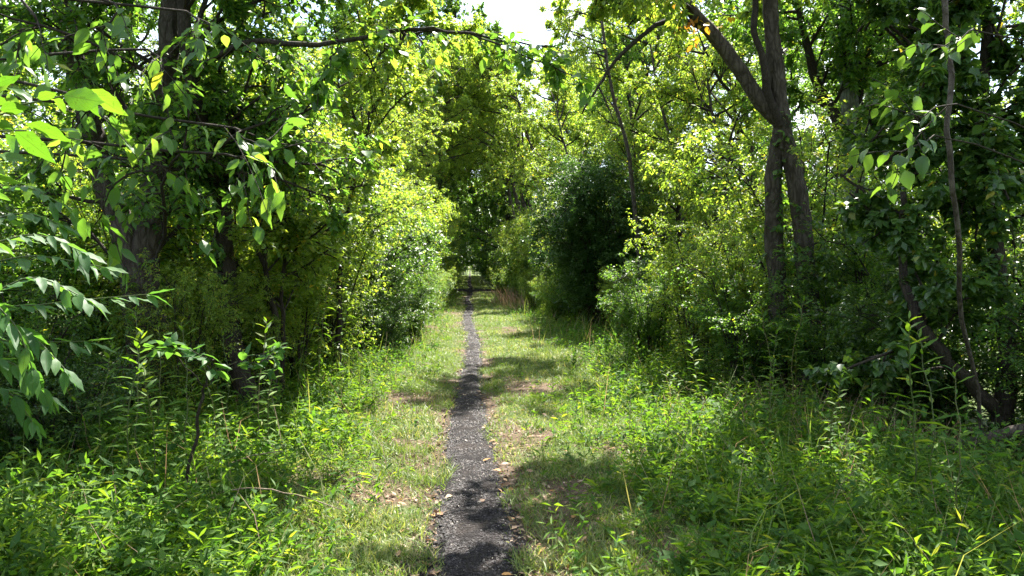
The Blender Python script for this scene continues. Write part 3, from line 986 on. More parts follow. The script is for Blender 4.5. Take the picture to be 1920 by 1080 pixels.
crown_from(np.stack([resample(ta[40:], 22), resample(lm[7:], 22)]), np.array([4.5, 3.0]), T4, gA, 18, 8, 8, 10, .08, .5, M_lime, L_lime, 180, .6, l1=.42, tr=(.42, 1), r=.02, tm=T_A)
shade_limbs = np.stack([resample([ta[68], (3.6, 8.4, 5.6), (3.0, 7.6, 6.0), (2.6, 6.8, 6.2)], 10), resample([ta[68], (4.4, 8.6, 5.6), (4.6, 7.8, 6.0), (4.4, 7.0, 6.2)], 10), resample([ta[62], (4.1, 9.8, 5.6), (4.2, 10.6, 6.0), (4.2, 11.4, 6.2)], 10)])  # high limbs with leaves, out of view, added to darken the right verge
local_tubes('limb', T4, gA, [(shade_limbs, .04, .012, 6)], M_dark)
crown_from(shade_limbs, np.array([2.6, 2.6, 2.6]), T4, gA, 9, 7, 7, 12, .10, .55, M_lime, L_lime, 0, .35, l1=.42, tr=(.1, 1), r=.012, tm=T_K)
va, vl, _ = grow(np.stack([resample(ta[8:44], 12), resample(tb[10:], 12)]), np.array([2.6, 1.8]), 36, (.03, 1), .16, (35, 20), up=.2, droop=.5, wob=.3, k=5)
local_tubes('vine', T4, gA, [(va, .005, .002, 4)], M_dark)
dress(T4, gA, leaves_on(va, vl, 8, .08, .7), L_oval, M_green, .65, 60, T_B, 'vine_leaves')
# ochre leaves on the forking limb
yp, yl, _ = grow(resample(lm[8:16], 8)[None], np.array([1.6]), 7, (.2, 1), .3, (60, 15), droop=.5, k=4)
lv = leaves_on(yp, yl, 6, .10, .8)
put_leaves(T4, gA, *lv, L_yel)

# lichen-spotted tree behind it
D5 = 12.5
g0 = ground_at(px(1610, 720, D5))
T5 = thing('tree', g0, 'pale lichen-spotted tree with a slanting dark limb behind the twin trunks', 'tree')
t5 = resample([g0, px(1606, 500, D5), px(1602, 330, D5), px(1596, 220, D5), px(1584, 100, D5), px(1570, -60, D5), px(1560, -320, D5)], 24, .012)
l5 = resample([px(1602, 300, D5 - .1), px(1575, 240, D5 - .1), px(1545, 180, D5 - .15), px(1520, 120, D5 - .2), px(1500, 20, D5 - .2), px(1470, -120, D5), px(1440, -300, D5)], 14, .01)
l6 = resample([px(1602, 280, D5 - .1), px(1612, 200, D5 - .1), px(1622, 110, D5 - .15), px(1650, 20, D5 - .2), px(1720, -80, D5 - .2), px(1780, -260, D5)], 14, .01)
link('trunk', big_tube(t5 - g0, np.linspace(.20, .10, 24), 16, 'trunk', M_lichen, .12, .4), T5)
link('limb', big_tube(l5 - g0, np.linspace(.11, .02, 14), 12, 'limb', M_dark, .12), T5)
link('limb', big_tube(l6 - g0, np.linspace(.055, .012, 14), 10, 'limb', M_dark, .12), T5)
crown_from(np.stack([t5[10:24], l5, l6]), np.array([5., 3., 3.]), T5, g0, 14, 8, 7, 10, .09, .55, M_green, L_oval, 0, .4, l1=.4, tr=(.2, 1), tm=T_A)

# vine-smothered tree with round leaves, rope-like hanging stem
D6 = 6.4
g0 = ground_at(px(1935, 880, D6 + .4))
T6 = thing('tree', g0, 'crooked dark tree smothered in round dark green vine leaves', 'tree')
t6 = resample([g0, px(1880, 790, D6 + .3), px(1815, 715, D6 + .2), px(1760, 650, D6 + .2), px(1715, 590, D6 + .3), px(1690, 480, D6 + .5), px(1700, 360, D6 + .6)], 22, .012)
t7 = resample([px(1880, 790, D6 + .3), px(1885, 650, D6 + .3), px(1870, 480, D6 + .4), px(1840, 280, D6 + .5), px(1850, 60, D6 + .6), px(1860, -200, D6 + .6)], 22, .012)
link('trunk', big_tube(t6 - g0, np.linspace(.075, .025, 22), 12, 'trunk', M_dark, .14, .3), T6)
link('limb', big_tube(t7 - g0, np.linspace(.09, .04, 22), 12, 'limb', M_dark, .14), T6)
crown_from(np.stack([t6[8:], t7[8:], resample(np.stack([px(1560, 330, 7.4), px(1700, 300, 7), px(1920, 260, 6.6)]), 14), resample(np.stack([px(1600, 60, 7.2), px(1760, 40, 6.8), px(1980, 60, 6.3)]), 14)]),
           np.array([2.0, 3.0, 2.2, 2.2]), T6, g0, 13, 7, 8, 10, .085, .72, M_deep, L_round, 300, .45, l1=.42, tr=(.0, 1), r=.014, up=0, tm=T_A)
vn = resample([ground_at(px(1850, 900, 6.3)), px(1835, 760, 6.1), px(1805, 600, 5.8), px(1796, 450, 5.5), px(1784, 330, 5.4), px(1776, 240, 5.4), px(1784, 160, 5.45), px(1776, 80, 5.5), px(1774, 0, 5.5), px(1768, -160, 5.6), px(1790, -330, 5.9)], 36, .006)
g1 = vn[0]
link('woody_vine', big_tube(vn - g1, np.linspace(.015, .024, 36), 9, 'vine', M_bark, .16), None, g1, 'rope-like woody vine climbing up among the round dark leaves', 'vine')

# slim leaning tree deeper in on the right
D7 = 17.5
g0 = ground_at(px(1205, 640, D7))
T7 = thing('tree', g0, 'slim leaning tree with thin bare trunk rising behind the sunny shrubs', 'tree')
t = resample([g0, px(1198, 480, D7), px(1184, 330, D7), px(1172, 260, D7), px(1152, 190, D7), px(1130, 60, D7), px(1118, -120, D7), px(1100, -300, D7)], 24, .012)
link('trunk', big_tube(t - g0, np.linspace(.055, .025, 24), 10, 'trunk', M_bark, .12, .4), T7)
crown_from(t[None, 8:], np.array([6.0]), T7, g0, 26, 8, 8, 11, .085, .45, M_lime, L_lime, 0, .6, l1=.36, r=.02, tm=T_A)

# near hedge shrubs
near = [
    (-2.75, 9.4, 1, .85, 'sunlit lime shrub beside the thin twin-stemmed sapling'), (-3.3, 10.6, 1, .95, 'leafy yellow-green shrub behind the thin twin-stemmed sapling'),
    (-4.6, 8.8, 0, .9, 'shaded green shrub behind the old forked tree'), (-5.4, 7.4, 0, .95, 'green shrub growing in the shade beside the old forked tree'),
    (-4.3, 5.2, 2, .62, 'low dark shrub in front of the old forked tree'), (-6.2, 10.2, 1, 1.1, 'lime shrub at the sunny field edge behind the forked tree'),
    (-4.6, 11.6, 3, 1.0, 'arching lime shrub behind the straight dark tree'),
    (-2.35, 10.4, 1, .72, 'sunlit lime shrub at the foot of the leaning lime-leaved tree'), (-2.25, 12.0, 3, .7, 'arching lime shrub behind the leaning lime-leaved tree'),
    (2.8, 12.3, 0, .55, 'small bushy shrub in front of the dense dark shrub'),
    (3.15, 10.6, 1, .62, 'sunlit low shrub in front of the slim leaning tree'), (3.2, 9.2, 0, .55, 'small sunlit shrub beside the twin-trunked tree'),
    (-3.7, 6.5, 0, .5, 'low leafy shrub at the foot of the old forked tree'), (-2.7, 7.5, 3, .38, 'low arching shrub between the forked tree and the trail'), (-2.35, 8.7, 1, .42, 'low lime shrub before the twin-stemmed sapling'),
    (-3.3, 9.0, 1, .6, 'lime low shrub behind the straight dark tree'), (-4.0, 9.9, 1, .75, 'lime shrub filling the gap behind the two dark trunks'), (-4.9, 6.3, 3, .6, 'arching shrub in the shade past the forked tree'),
    (-3.1, 6.0, 2, .36, 'small dark shrub before the forked tree'), (3.95, 8.3, 0, .5, 'bushy low shrub beside the twin trunks'), (4.5, 7.5, 2, .55, 'dark low shrub between the trunks and the crooked tree'),
    (5.0, 6.4, 0, .55, 'green low shrub beside the crooked tree'), (3.6, 9.9, 1, .55, 'lime low shrub behind the twin trunks'), (4.9, 9.5, 0, .75, 'bushy shrub in the gap behind the twin trunks'), (6.2, 8.0, 3, .75, 'arching shrub behind the crooked tree'),
    (4.6, 10.4, 3, .95, 'arching lime shrub behind the twin-trunked tree'), (5.2, 8.6, 2, .9, 'dark shrub between twin trunks and vine-smothered tree'),
    (5.6, 6.9, 2, .8, 'dark shrub under the vine-smothered tree'), (6.6, 11.5, 0, 1.1, 'green shrub beneath the lichen-spotted tree'),
    (7.4, 8.8, 1, 1.0, 'lime shrub at the sunny field edge behind the crooked tree'),
]
for x, y, k, s, lab in near:
    place(shrubs[k], x, y, ui(0, 6.28), s, lab, 'shrubs around the nearest trees')

# ------------------------------------------------------------------ foreground boughs
# young tree whose lit broad leaves hang into view
g0 = ground_at((-2.1, 2.3))
S1 = thing('young_tree', g0, 'young tree with big sun-glowing broad leaves on a low bough', 'tree')
tk = resample([g0, (-2.05, 2.3, .9), (-2.0, 2.25, 1.9), (-1.9, 2.2, 2.9), (-1.8, 2.2, 4.0)], 16, .008)
link('trunk', big_tube(tk - g0, np.linspace(.035, .012, 16), 9, 'trunk', M_bark, .1, .3), S1)
d = 2.1
rach = [resample([tk[9], px(-90, 240, d), px(0, 206, d), px(75, 190, d), px(165, 170, d)], 16), resample([tk[8], px(-110, 290, d), px(-20, 250, d), px(50, 245, d)], 16),
        resample([tk[10], px(-120, 140, d), px(-40, 135, d)], 16), resample([tk[8], px(-140, 330, d - .1), px(-40, 310, d - .1), px(10, 300, d - .1)], 16)]
local_tubes('stalks', S1, g0, [(np.stack(rach), .005, .0018, 5)], M_stem)
spec = [(165, 170, 240, 226, 0), (150, 172, 186, 226, .03), (120, 178, 205, 196, -.05), (100, 182, 132, 212, .04), (88, 162, 84, 110, .0), (72, 186, 112, 168, -.06), (60, 192, 20, 150, .02),
        (0, 206, 58, 204, -.04), (20, 200, -40, 170, .05), (-10, 160, 44, 136, 0), (50, 232, 138, 276, -.03), (28, 246, 116, 312, .03), (0, 240, 38, 226, -.05), (10, 252, 52, 316, .05),
        (-20, 300, 30, 360, 0), (-10, 290, 60, 300, -.1), (-30, 250, 30, 280, .1), (-20, 330, 60, 345, -.12), (-60, 200, -10, 240, .1), (-80, 230, -20, 300, -.1), (-60, 140, -10, 95, 0)]
pos = np.array([px(a, b, d + e) for a, b, _, _, e in spec])
tip = np.array([px(a, b, d + e + R.uniform(-.05, .05)) for _, _, a, b, e in spec])
dd = tip - pos
put_leaves(S1, g0, pos, dd, norm(UP * .7 + np.array((0, .55, 0)) + R.normal(size=dd.shape) * .4), np.linalg.norm(dd, axis=1) * .92, L_big)

# cool shaded compound leaves below them
g0 = ground_at((-1.9, 2.5))
S2 = thing('young_tree', g0, 'young ash-like tree with shaded compound leaves of narrow leaflets', 'tree')
tk = resample([g0, (-1.88, 2.5, .6), (-1.8, 2.5, 1.2), (-1.72, 2.55, 1.75), (-1.7, 2.6, 2.1)], 14, .006)
link('trunk', big_tube(tk - g0, np.linspace(.022, .010, 14), 8, 'trunk', M_bark, .1, .3), S2)
cp = [(-60, 470, 60, 440, 150, 470, 2.45), (-60, 500, 60, 480, 190, 500, 2.6), (-60, 560, 60, 520, 160, 560, 2.3), (-40, 600, 90, 570, 275, 552, 2.5), (-60, 640, 30, 610, 120, 690, 2.3),
      (-80, 560, 20, 600, 60, 690, 2.2), (-60, 430, 40, 400, 110, 420, 2.7), (-60, 690, 20, 680, 90, 740, 2.4), (-80, 620, 10, 640, 160, 640, 2.55), (-50, 380, 40, 350, 110, 380, 2.8), (-50, 745, 10, 730, 60, 790, 2.5)]
rp, lp = [], []
for a, b, c, e, f, g, d in cp:
    q = resample([tk[9 if e < 560 else 6], px(a, b, d), px(c, e, d), px(f, g, d)], 14)
    rp.append(q)
    for s in range(4, 14):
        tan = norm(q[min(s + 1, 13)] - q[s - 1])
        for sg in (-1, 1):
            sd = norm(np.cross(tan, UP)) * sg
            lp.append((q[s] + R.normal(size=3) * .004, tan * .7 + sd * .75 - UP * .35 + R.normal(size=3) * .15, UP + R.normal(size=3) * .25, R.uniform(.065, .10)))
    lp.append((q[13], q[13] - q[12], UP, .09))
local_tubes('stalks', S2, g0, [(np.stack(rp), .004, .0015, 5)], M_stem)
put_leaves(S2, g0, *[np.array([l[i] for l in lp]) for i in range(4)], L_shade)

# hanging sprays of pointed leaves, left
def spray(lab, trunk_pts, boughs, leafL, nl, meshes, sub=4, droop=.6, r=.02, mat=M_dark, ratio=.4, name='young_tree', cat='tree'):
    g = ground_at(trunk_pts[0])
    S = thing(name, g, lab, cat)
    tk = resample([g] + list(trunk_pts[1:]), 16, .008)
    link('trunk', big_tube(tk - g, np.linspace(r, r * .35, 16), 8, 'trunk', mat, .1, .3), S)
    B = np.stack([resample(b, 12, .006) for b in boughs])
    bl = np.array([plen(b) for b in B])
    P2, L2, _ = grow(B, bl, sub, (.3, 1), ratio, (45, 14), droop=droop * .5, wob=.14, k=5)
    local_tubes('branches', S, g, [(B, r * .3, .003, 5), (P2, .0035, .0015, 4)], mat)
    a = leaves_on(P2, L2, nl, leafL, droop, side=.7)
    b = leaves_on(B, bl, nl, leafL, droop, side=.7, tr=(.45, 1))
    put_leaves(S, g, *[np.concatenate(q) for q in zip(a, b)], meshes)
    return S, g


L_mid = leaf_set('pointed leaf', M_green, .48, 9)
S3, g3 = spray('young tree with hanging sprays of pointed green leaves before the forked trunk', [(-3.0, 4.3, 0), (-2.95, 4.3, 1.4), (-2.8, 4.2, 2.6), (-2.6, 4.1, 3.9)],
      [[(-2.80, 4.15, 2.60), px(260, 90, 4.1), px(300, 160, 4.0), px(322, 260, 4.0)], [(-2.72, 4.15, 3.00), px(330, 20, 4.1), px(360, 70, 4.0), px(380, 130, 4.0)], [(-2.80, 4.15, 2.50), px(380, 230, 4.0), px(450, 250, 3.9), px(490, 275, 3.9)],
       [(-2.80, 4.15, 2.30), px(400, 290, 4), px(450, 310, 3.9), px(470, 350, 3.9)], [(-2.72, 4.10, 3.10), px(200, 0, 4.0), px(190, 60, 3.9), px(180, 120, 3.9)], [(-2.80, 4.15, 2.20), px(250, 300, 4.), px(210, 350, 3.9), px(180, 420, 3.9)],
       [(-2.80, 4.15, 2.60), px(150, 180, 3.8), px(130, 260, 3.8), px(110, 330, 3.8)], [(-2.72, 4.10, 3.30), px(60, 20, 3.7), px(40, 60, 3.7), px(30, 110, 3.7)]], .10, 7, L_mid, 4, .7, .03)

shade_boughs = np.stack([resample([(-2.6, 4.1, 3.85), (-1.8, 4.6, 4.3), (-1.0, 4.9, 4.45), (-.35, 5.1, 4.5)], 10), resample([(-2.6, 4.1, 3.85), (-2.0, 5.2, 4.4), (-1.4, 5.9, 4.6), (-.8, 6.4, 4.7)], 10)])  # leafy boughs added overhead, out of view, to shade the compound leaves
local_tubes('limb', S3, g3, [(shade_boughs, .014, .006, 6)], M_dark)
crown_from(shade_boughs, np.array([2.2, 2.3]), S3, g3, 12, 7, 6, 10, .10, .55, M_green, L_mid, 0, .15, l1=.32, tr=(.15, 1), r=.006, tm=T_A, up=.15)

spray('pale-topped sapling holding flat leaves to the light before the forked trunk', [(-1.85, 5.0, 0), px(372, 780, 5.0), px(385, 720, 5.0), px(392, 690, 5.0)],
      [[px(385, 725, 5.0), px(350, 690, 4.95), px(325, 655, 4.9), px(300, 640, 4.9)], [px(385, 725, 5.0), px(420, 690, 5), px(470, 668, 5), px(525, 655, 5)], [px(390, 700, 5.0), px(400, 680, 4.9), px(390, 670, 4.8), px(370, 665, 4.7)],
       [px(390, 700, 5.0), px(440, 690, 5.1), px(480, 680, 5.1), px(510, 672, 5.2)]], .105, 6, leaf_set('flat leaf', M_shade, .5, 7), 2, .05, .012, M_dark, .35, 'sapling', 'sapling')

spray('young tree with broad leaves hanging in front of the vine-smothered tree', [(3.5, 4.5, 0), (3.5, 4.5, 1.2), (3.45, 4.4, 2.4), (3.5, 4.3, 3.4)],
      [[(3.45, 4.4, 2.3), px(1800, 200, 4.2), px(1740, 210, 4.1), px(1690, 235, 4.1)], [(3.45, 4.4, 2.1), px(1790, 260, 4.2), px(1720, 270, 4.1), px(1670, 300, 4.1)], [(3.45, 4.4, 2.8), px(1850, 60, 4.2), px(1800, 70, 4.1), px(1740, 100, 4.1)]], .105, 5, leaf_set('vine leaf', M_deep, .62, 7), 3, .6, .018)

# ------------------------------------------------------------------ tall weeds (goldenrod-like)
def make_weed(lab, group, h, nl, leafL, lean, meshes, droop=.3, up=.35):
    g = np.zeros(3)
    S = thing('tall_weed', g, lab, 'weed', group)
    P = resample([(0, 0, -.03), (lean * .1, 0, h * .35), (lean * .4, 0, h * .7), (lean, .03, h)], 10, .006)
    V, F = tubes(P[None], .006, .002, 5)
    link('stem', mesh_np('stem', V, [F], [M_stem], {'var': np.zeros(len(V))}, True), S)
    t = np.linspace(.12, 1, nl)
    q = np.stack([np.interp(t * 9, np.arange(10), P[:, i]) for i in range(3)], -1)
    a = np.arange(nl) * 2.4
    dirs = np.stack([np.cos(a), np.sin(a), up + .5 * t ** 3 - droop * (1 - t)], -1) + R.normal(size=(nl, 3)) * .12
    put_leaves(S, g, q, dirs, UP + R.normal(size=(nl, 3)) * .2, leafL * R.uniform(.75, 1.15, nl) * (1 - .45 * t ** 3) * (.6 + .6 * np.minimum(1, t * 2.2)), meshes)
    return S


def copy_at(S, x, y, rz, s, first=[], label=None, group=None):
    loc = (x, y, float(gh(x, y)))
    if S.name not in used:
        used.add(S.name)
        S.location, S.rotation_euler, S.scale = loc, (0, 0, rz), (s, s, s)
        if label:
            S['label'] = label
        if group:
            S['group'] = group
    else:
        copy_thing(S, loc, rz, s, label, group)


w_up = make_weed('tall upright weed with lance leaves among the undergrowth', 'tall weeds in the undergrowth', 1.05, 34, .12, .10, L_weed)
w_mid = make_weed('tall upright weed with lance leaves among the undergrowth', 'tall weeds in the undergrowth', .8, 26, .13, .18, L_weed, .2)
w_droop = make_weed('tall weed with drooping narrow leaves at the sunny hedge foot', 'drooping weeds at the hedge foot', 1.5, 36, .16, .3, L_weed, .9, .1)
for i in range(17):
    x, y = ui(-2.75, -1.5), ui(4.3, 7.4)
    copy_at((w_up, w_mid)[i % 2], x, y, ui(0, 6.28), ui(.75, 1.1), label=('straight tall' if i % 2 == 0 else 'leaning') + ' lance-leaved weed ' + ('close to the forked tree' if y > 6 else 'around the pale-topped sapling'), group='weeds before the forked tree %d %d' % (i % 2, y > 6))
for i in range(9):
    copy_at((w_up, w_mid)[i % 2], ui(1.9, 3.4), ui(5.2, 8.6), ui(0, 6.28), ui(.7, 1.0), label=('straight tall' if i % 2 == 0 else 'leaning') + ' lance-leaved weed in the verge before the twin-trunked tree', group='weeds before the twin trunks %d' % (i % 2))
for x, y, s in ((2.62, 4.5, 1.25), (2.85, 4.7, 1.15), (2.75, 4.3, 1.0), (2.95, 7.6, 1.15), (2.8, 7.3, 1.0), (3.1, 7.5, 1.25), (-2.3, 5.5, 1.2), (-2.0, 5.6, 1.1)):
    copy_at(w_up, x, y, ui(0, 6.28), s, label='extra tall lance-leaved weed ' + ('before the crooked tree' if x > 0 and y < 5 else 'at the foot of the twin trunks' if x > 0 else 'before the straight dark tree'), group='extra tall weeds %d %d' % (x > 0, y < 5))
for x, y, s in ((-1.75, 9.0, .95), (-1.6, 9.3, .85), (-1.85, 9.6, 1.0), (-1.9, 8.6, .8)):
    copy_at(w_droop, x, y, ui(0, 6.28), s)

# ------------------------------------------------------------------ undergrowth: lawn, leafy ground cover, litter, gravel
def corridor(x, y):
    """1 inside the mown-looking strip, 0 in the hedges"""
    l = np.interp(y, (4, 7, 11, 16, 50), (-.95, -1.15, -1.15, -.95, -.8))
    r = np.interp(y, (4, 8, 12, 20, 35, 50), (1.25, 1.5, 1.8, 1.65, 1.2, 1.0))
    e = .35 * (vnoise(x, y, .6, 31) - .5) * 2
    return 1 / (1 + np.exp(-(np.minimum(x - l, r - x) + e) * 6))


def scatter(n, x0, x1, y0, y1, p=1.0):
    """density falls with distance: y drawn from 1/y"""
    u = R.uniform(0, 1, n)
    y = (y0 ** (1 - p) + u * (y1 ** (1 - p) - y0 ** (1 - p))) ** (1 / (1 - p)) if p != 1 else y0 * (y1 / y0) ** u
    return R.uniform(x0, x1, n), y


T_G = (np.array([(0, .5, 0), (0, -.5, 0), (.5, .4, .05), (.5, -.4, .05), (1, 0, -.12)]), [np.array([(2, 3, 4)]), np.array([(0, 1, 3, 2)])])
x, y = scatter(400000, -2.4, 2.9, 3.2, 50, 1.45)
bb = bare(x, y)
keep = (np.abs(x - path_x(y)) > path_w(y) * (.62 + .55 * vnoise(x, y, .25, 81))) & (R.uniform(0, 1, len(x)) < corridor(x, y) * np.clip(1.12 - 1.12 * bb, 0.04, 1) * (.12 + 1.25 * vnoise(x, y, .2, 33) ** 1.3)) & (np.abs(y - 53.5) > 2)
x, y = x[keep], y[keep]
hgt = (.03 + .075 * vnoise(x, y, .4, 35) ** 1.5 + .05 * np.clip(np.abs(x - .2) - .7, 0, 1)) * R.uniform(.6, 1.5, len(x))
wd = (.0042 + .00022 * y) * R.uniform(.7, 1.4, len(x))
a = R.uniform(0, 6.283, len(x))
ln = R.uniform(.3, 1.0, len(x)) + 1.6 * R.uniform(0, 1, len(x)) ** 2
d = norm(np.stack([np.cos(a) * ln, np.sin(a) * ln, np.ones(len(x))], -1))
nn = norm(np.stack([-np.cos(a), -np.sin(a), ln * .8 + .3], -1)) + R.normal(size=d.shape) * .35
lift = R.uniform(0, 1, len(x)) ** 2 * .03
link('grass', foliage_mesh('grass', np.stack([x, y, gh(x, y) + .004 + lift], -1), d, nn, hgt, wd / hgt, T_G, M_grass,
                           np.clip(.55 * vnoise(x, y, .7, 36) + .5 * R.uniform(0, 1, len(x)) ** 1.3, 0, 1)), None, None, 'short bright green grass on both sides of the dark path', 'grass', None, 'stuff')


x, y = scatter(9000, -1.7, 1.5, 55.5, 145, 1.2)
x = x - .0028 * y
keep = np.abs(x - path_x(y)) > .2
x, y = x[keep], y[keep]
a = R.uniform(0, 6.283, len(x))
d = norm(np.stack([np.cos(a) * .8, np.sin(a) * .8, np.ones(len(x))], -1))
link('tunnel_grass', foliage_mesh('tunnel_grass', np.stack([x, y, gh(x, y)], -1), d, np.stack([-np.cos(a), -np.sin(a), .8 + 0 * a], -1), R.uniform(.06, .16, len(x)), .25, T_G, M_grass), None, None,
     'green grass on the floor of the far tree tunnel', 'grass', None, 'stuff')


def ground_cover(name, lab, n, x0, x1, y0, y1, dens, hmin, hmax, nleaf, leafL, W, mat, tm=T_A, p=1.3):
    x, y = scatter(n, x0, x1, y0, y1, p)
    keep = (R.uniform(0, 1, n) < dens(x, y)) & (np.abs(x - path_x(y)) > path_w(y) + .30)
    x, y = x[keep], y[keep]
    n = len(x)
    h = hmin + (hmax - hmin) * R.uniform(0, 1, n) * (.3 + 1.1 * vnoise(x, y, .8, 41)) * np.clip(1.15 - corridor(x * .86, y) ** .5, .22, 1)
    a = R.uniform(0, 6.283, n)
    b = R.uniform(.05, .7, n)
    z = gh(x, y)
    p0 = np.stack([x, y, z], -1)
    dr = np.stack([np.cos(a) * b, np.sin(a) * b, np.ones(n)], -1)
    P = np.stack([p0, p0 + dr * h[:, None] * .5, p0 + dr * h[:, None] * (1, 1, .95) + np.stack([np.cos(a) * b * .25 * h, np.sin(a) * b * .25 * h, 0 * h], -1)], 1)
    V1, F1 = tubes(P[:, ::2], .0022, .001, 3)
    pos, d, nn, LL = leaves_on(P, h, nleaf, leafL, .1, .9, .35, .35, (.15, 1), .006)
    V2, F2 = leaf_arrays(pos, d, nn, LL, W, tm, R.uniform(-.4, 2, len(pos)))
    var = np.concatenate([np.full(len(V1), .5), np.repeat(R.uniform(0, 1, len(pos)), len(tm[0]))])
    link(name, mesh_np(name, np.concatenate([V1, V2]), [F1] + [f + len(V1) for f in F2], [mat], {'var': var}), None, None, lab, 'ground cover', None, 'stuff')


edge = lambda x, y: np.clip(1.02 - corridor(x, y), 0, 1) * (y < 60)
ground_cover('low_grassy_weeds', 'narrow-leaved green weeds spreading beside the path', 18000, -3.2, 4.0, 3.2, 48,
             lambda x, y: np.clip(np.maximum(edge(x, y), .55 * (np.abs(x - .1) > .8) * (y < 9) * vnoise(x, y, .5, 43) * (1 - bare(x, y))), 0, 1), .07, .36, 11, .055, .2, M_weed, T_K, 1.35)
ground_cover('leafy_ground_cover', 'broad-leaved ground cover under the hedges', 15000, -4.5, 5.2, 3.2, 40,
             lambda x, y: edge(x, y) * (.4 + .6 * vnoise(x, y, .9, 44)), .12, .6, 9, .06, .5, M_cover, T_K, 1.25)
ground_cover('lance_leaved_ground_cover', 'lance-leaved plants crowding the trail edges', 3300, -3.0, 3.4, 3.3, 12,
             lambda x, y: edge(x, y), .2, .65, 14, .085, .2, M_weed, T_K, 1.2)

ground_cover('broad_weeds', 'scattered broad-leaved weeds poking out of the verge', 1500, -2.9, 3.4, 3.3, 16,
             lambda x, y: edge(x, y) > .55, .15, .6, 8, .085, .62, M_cover, T_A, 1.2)
x, y = scatter(12000, -2.6, 3.2, 3.3, 40, 1.2)
keep = (R.uniform(0, 1, len(x)) < edge(x, y) * vnoise(x, y, .6, 71) ** 2 * .45) & (np.abs(x - path_x(y)) > path_w(y) + .35)
x, y = x[keep], y[keep]
h = R.uniform(.3, .85, len(x))
a = R.uniform(0, 6.283, len(x))
d = norm(np.stack([np.cos(a) * .55, np.sin(a) * .55, np.ones(len(x))], -1))
link('tall_grass', foliage_mesh('tall_grass', np.stack([x, y, gh(x, y)], -1), d, np.stack([-np.cos(a), -np.sin(a), .5 + 0 * a], -1), h, (.006 + .0003 * y) / h, T_G, M_grass), None, None,
     'taller arching grass blades in the verges along the hedges', 'grass', None, 'stuff')
x, y = scatter(2600, -2.8, 3.4, 3.3, 30, 1.2)
keep = (R.uniform(0, 1, len(x)) < .35 * edge(x, y)) & (np.abs(x - path_x(y)) > path_w(y) + .35)
x, y = x[keep], y[keep]
h = R.uniform(.25, .9, len(x))
a = R.uniform(0, 6.283, len(x))
d = norm(np.stack([np.cos(a) * .7, np.sin(a) * .7, np.ones(len(x))], -1))
link('dead_stalks', foliage_mesh('dead_stalks', np.stack([x, y, gh(x, y)], -1), d, np.stack([-np.cos(a), -np.sin(a), .5 + 0 * a], -1), h, .005 / h, T_G, M_straw), None, None,
     'thin dry stalks scattered through the green verges', 'dry stems', None, 'stuff')

# pinkish dry grass clump
x, y = 1.75 + R.normal(size=380) * .4, 32 + R.normal(size=380) * 2.2
h = R.uniform(.3, 1.0, len(x))
a = R.uniform(0, 6.283, len(x))
d = norm(np.stack([np.cos(a) * .35 - .25, np.sin(a) * .35, np.ones(len(x))], -1))
link('dry_grass', foliage_mesh('dry_grass', np.stack([x, y, gh(x, y)], -1), d, np.stack([-np.cos(a), -np.sin(a), .3 + 0 * a], -1), h, .022 / h, T_G, M_straw), None, None,
     'pinkish dry grass clump at the trail edge near the crossing', 'grass', None, 'stuff')
# brown dry stems under the crooked tree
x, y = 3.8 + R.normal(size=1100) * .8, 7.0 + R.normal(size=1100) * .7
h = R.uniform(.2, .7, len(x))
a = R.uniform(0, 6.283, len(x))
d = norm(np.stack([np.cos(a) * .8, np.sin(a) * .8, np.ones(len(x))], -1))
link('dry_stems', foliage_mesh('dry_stems', np.stack([x, y, gh(x, y)], -1), d, np.stack([-np.cos(a), -np.sin(a), .3 + 0 * a], -1), h, .0055 / h, T_G, M_straw), None, None,
     'tangle of brown dry stems under the crooked tree', 'dry stems', None, 'stuff')

# litter
x, y = scatter(80000, -4.0, 4.5, 3.2, 45, 1.3)
bb = bare(x, y)
onp = np.abs(x - path_x(y)) < path_w(y)
keep = R.uniform(0, 1, len(x)) < np.where(onp, .006, np.clip(bb * 1.0 + .12, 0, 1) * np.where(np.abs(x - .3) > 2, .6, 1))
x, y = x[keep], y[keep]
d = norm(np.stack([*R.normal(size=(2, len(x))), R.uniform(-.1, .5, len(x))], -1))
link('leaf_litter', foliage_mesh('leaf_litter', np.stack([x, y, gh(x, y) + .012], -1), d, UP + R.normal(size=d.shape) * .4, .014 + .055 * R.uniform(0, 1, len(x)) ** 2.5, .55, T_K, M_litter), None, None,
     'brown crumbled leaf litter on bare patches beside the path', 'leaf litter', None, 'stuff')

# gravel on the path
def stones(n, pos, s, top=False):
    oc = np.array([(1, 0, -.3), (-1, 0, -.3), (0, 1, -.3), (0, -1, -.3), (0, 0, 1), (0, 0, -1.)])
    fc = np.array([(0, 2, 4), (2, 1, 4), (1, 3, 4), (3, 0, 4), (2, 0, 5), (1, 2, 5), (3, 1, 5), (0, 3, 5)])
    if top:                                   # strewn grains need no underside
        oc, fc = oc[:5], fc[:4]
    m = len(oc)
    V = oc[None] * s[:, None, None] * R.uniform(.55, 1.2, (n, m, 1)) * np.array((1, .8, .6)) + R.normal(size=(n, m, 3)) * s[:, None, None] * .2
    a = R.uniform(0, 6.28, n)
    c, q = np.cos(a)[:, None], np.sin(a)[:, None]
    V = np.stack([V[..., 0] * c - V[..., 1] * q, V[..., 0] * q + V[..., 1] * c, V[..., 2]], -1) + pos[:, None]
    return V.reshape(-1, 3), (fc[None] + (np.arange(n) * m)[:, None, None]).reshape(-1, 3)


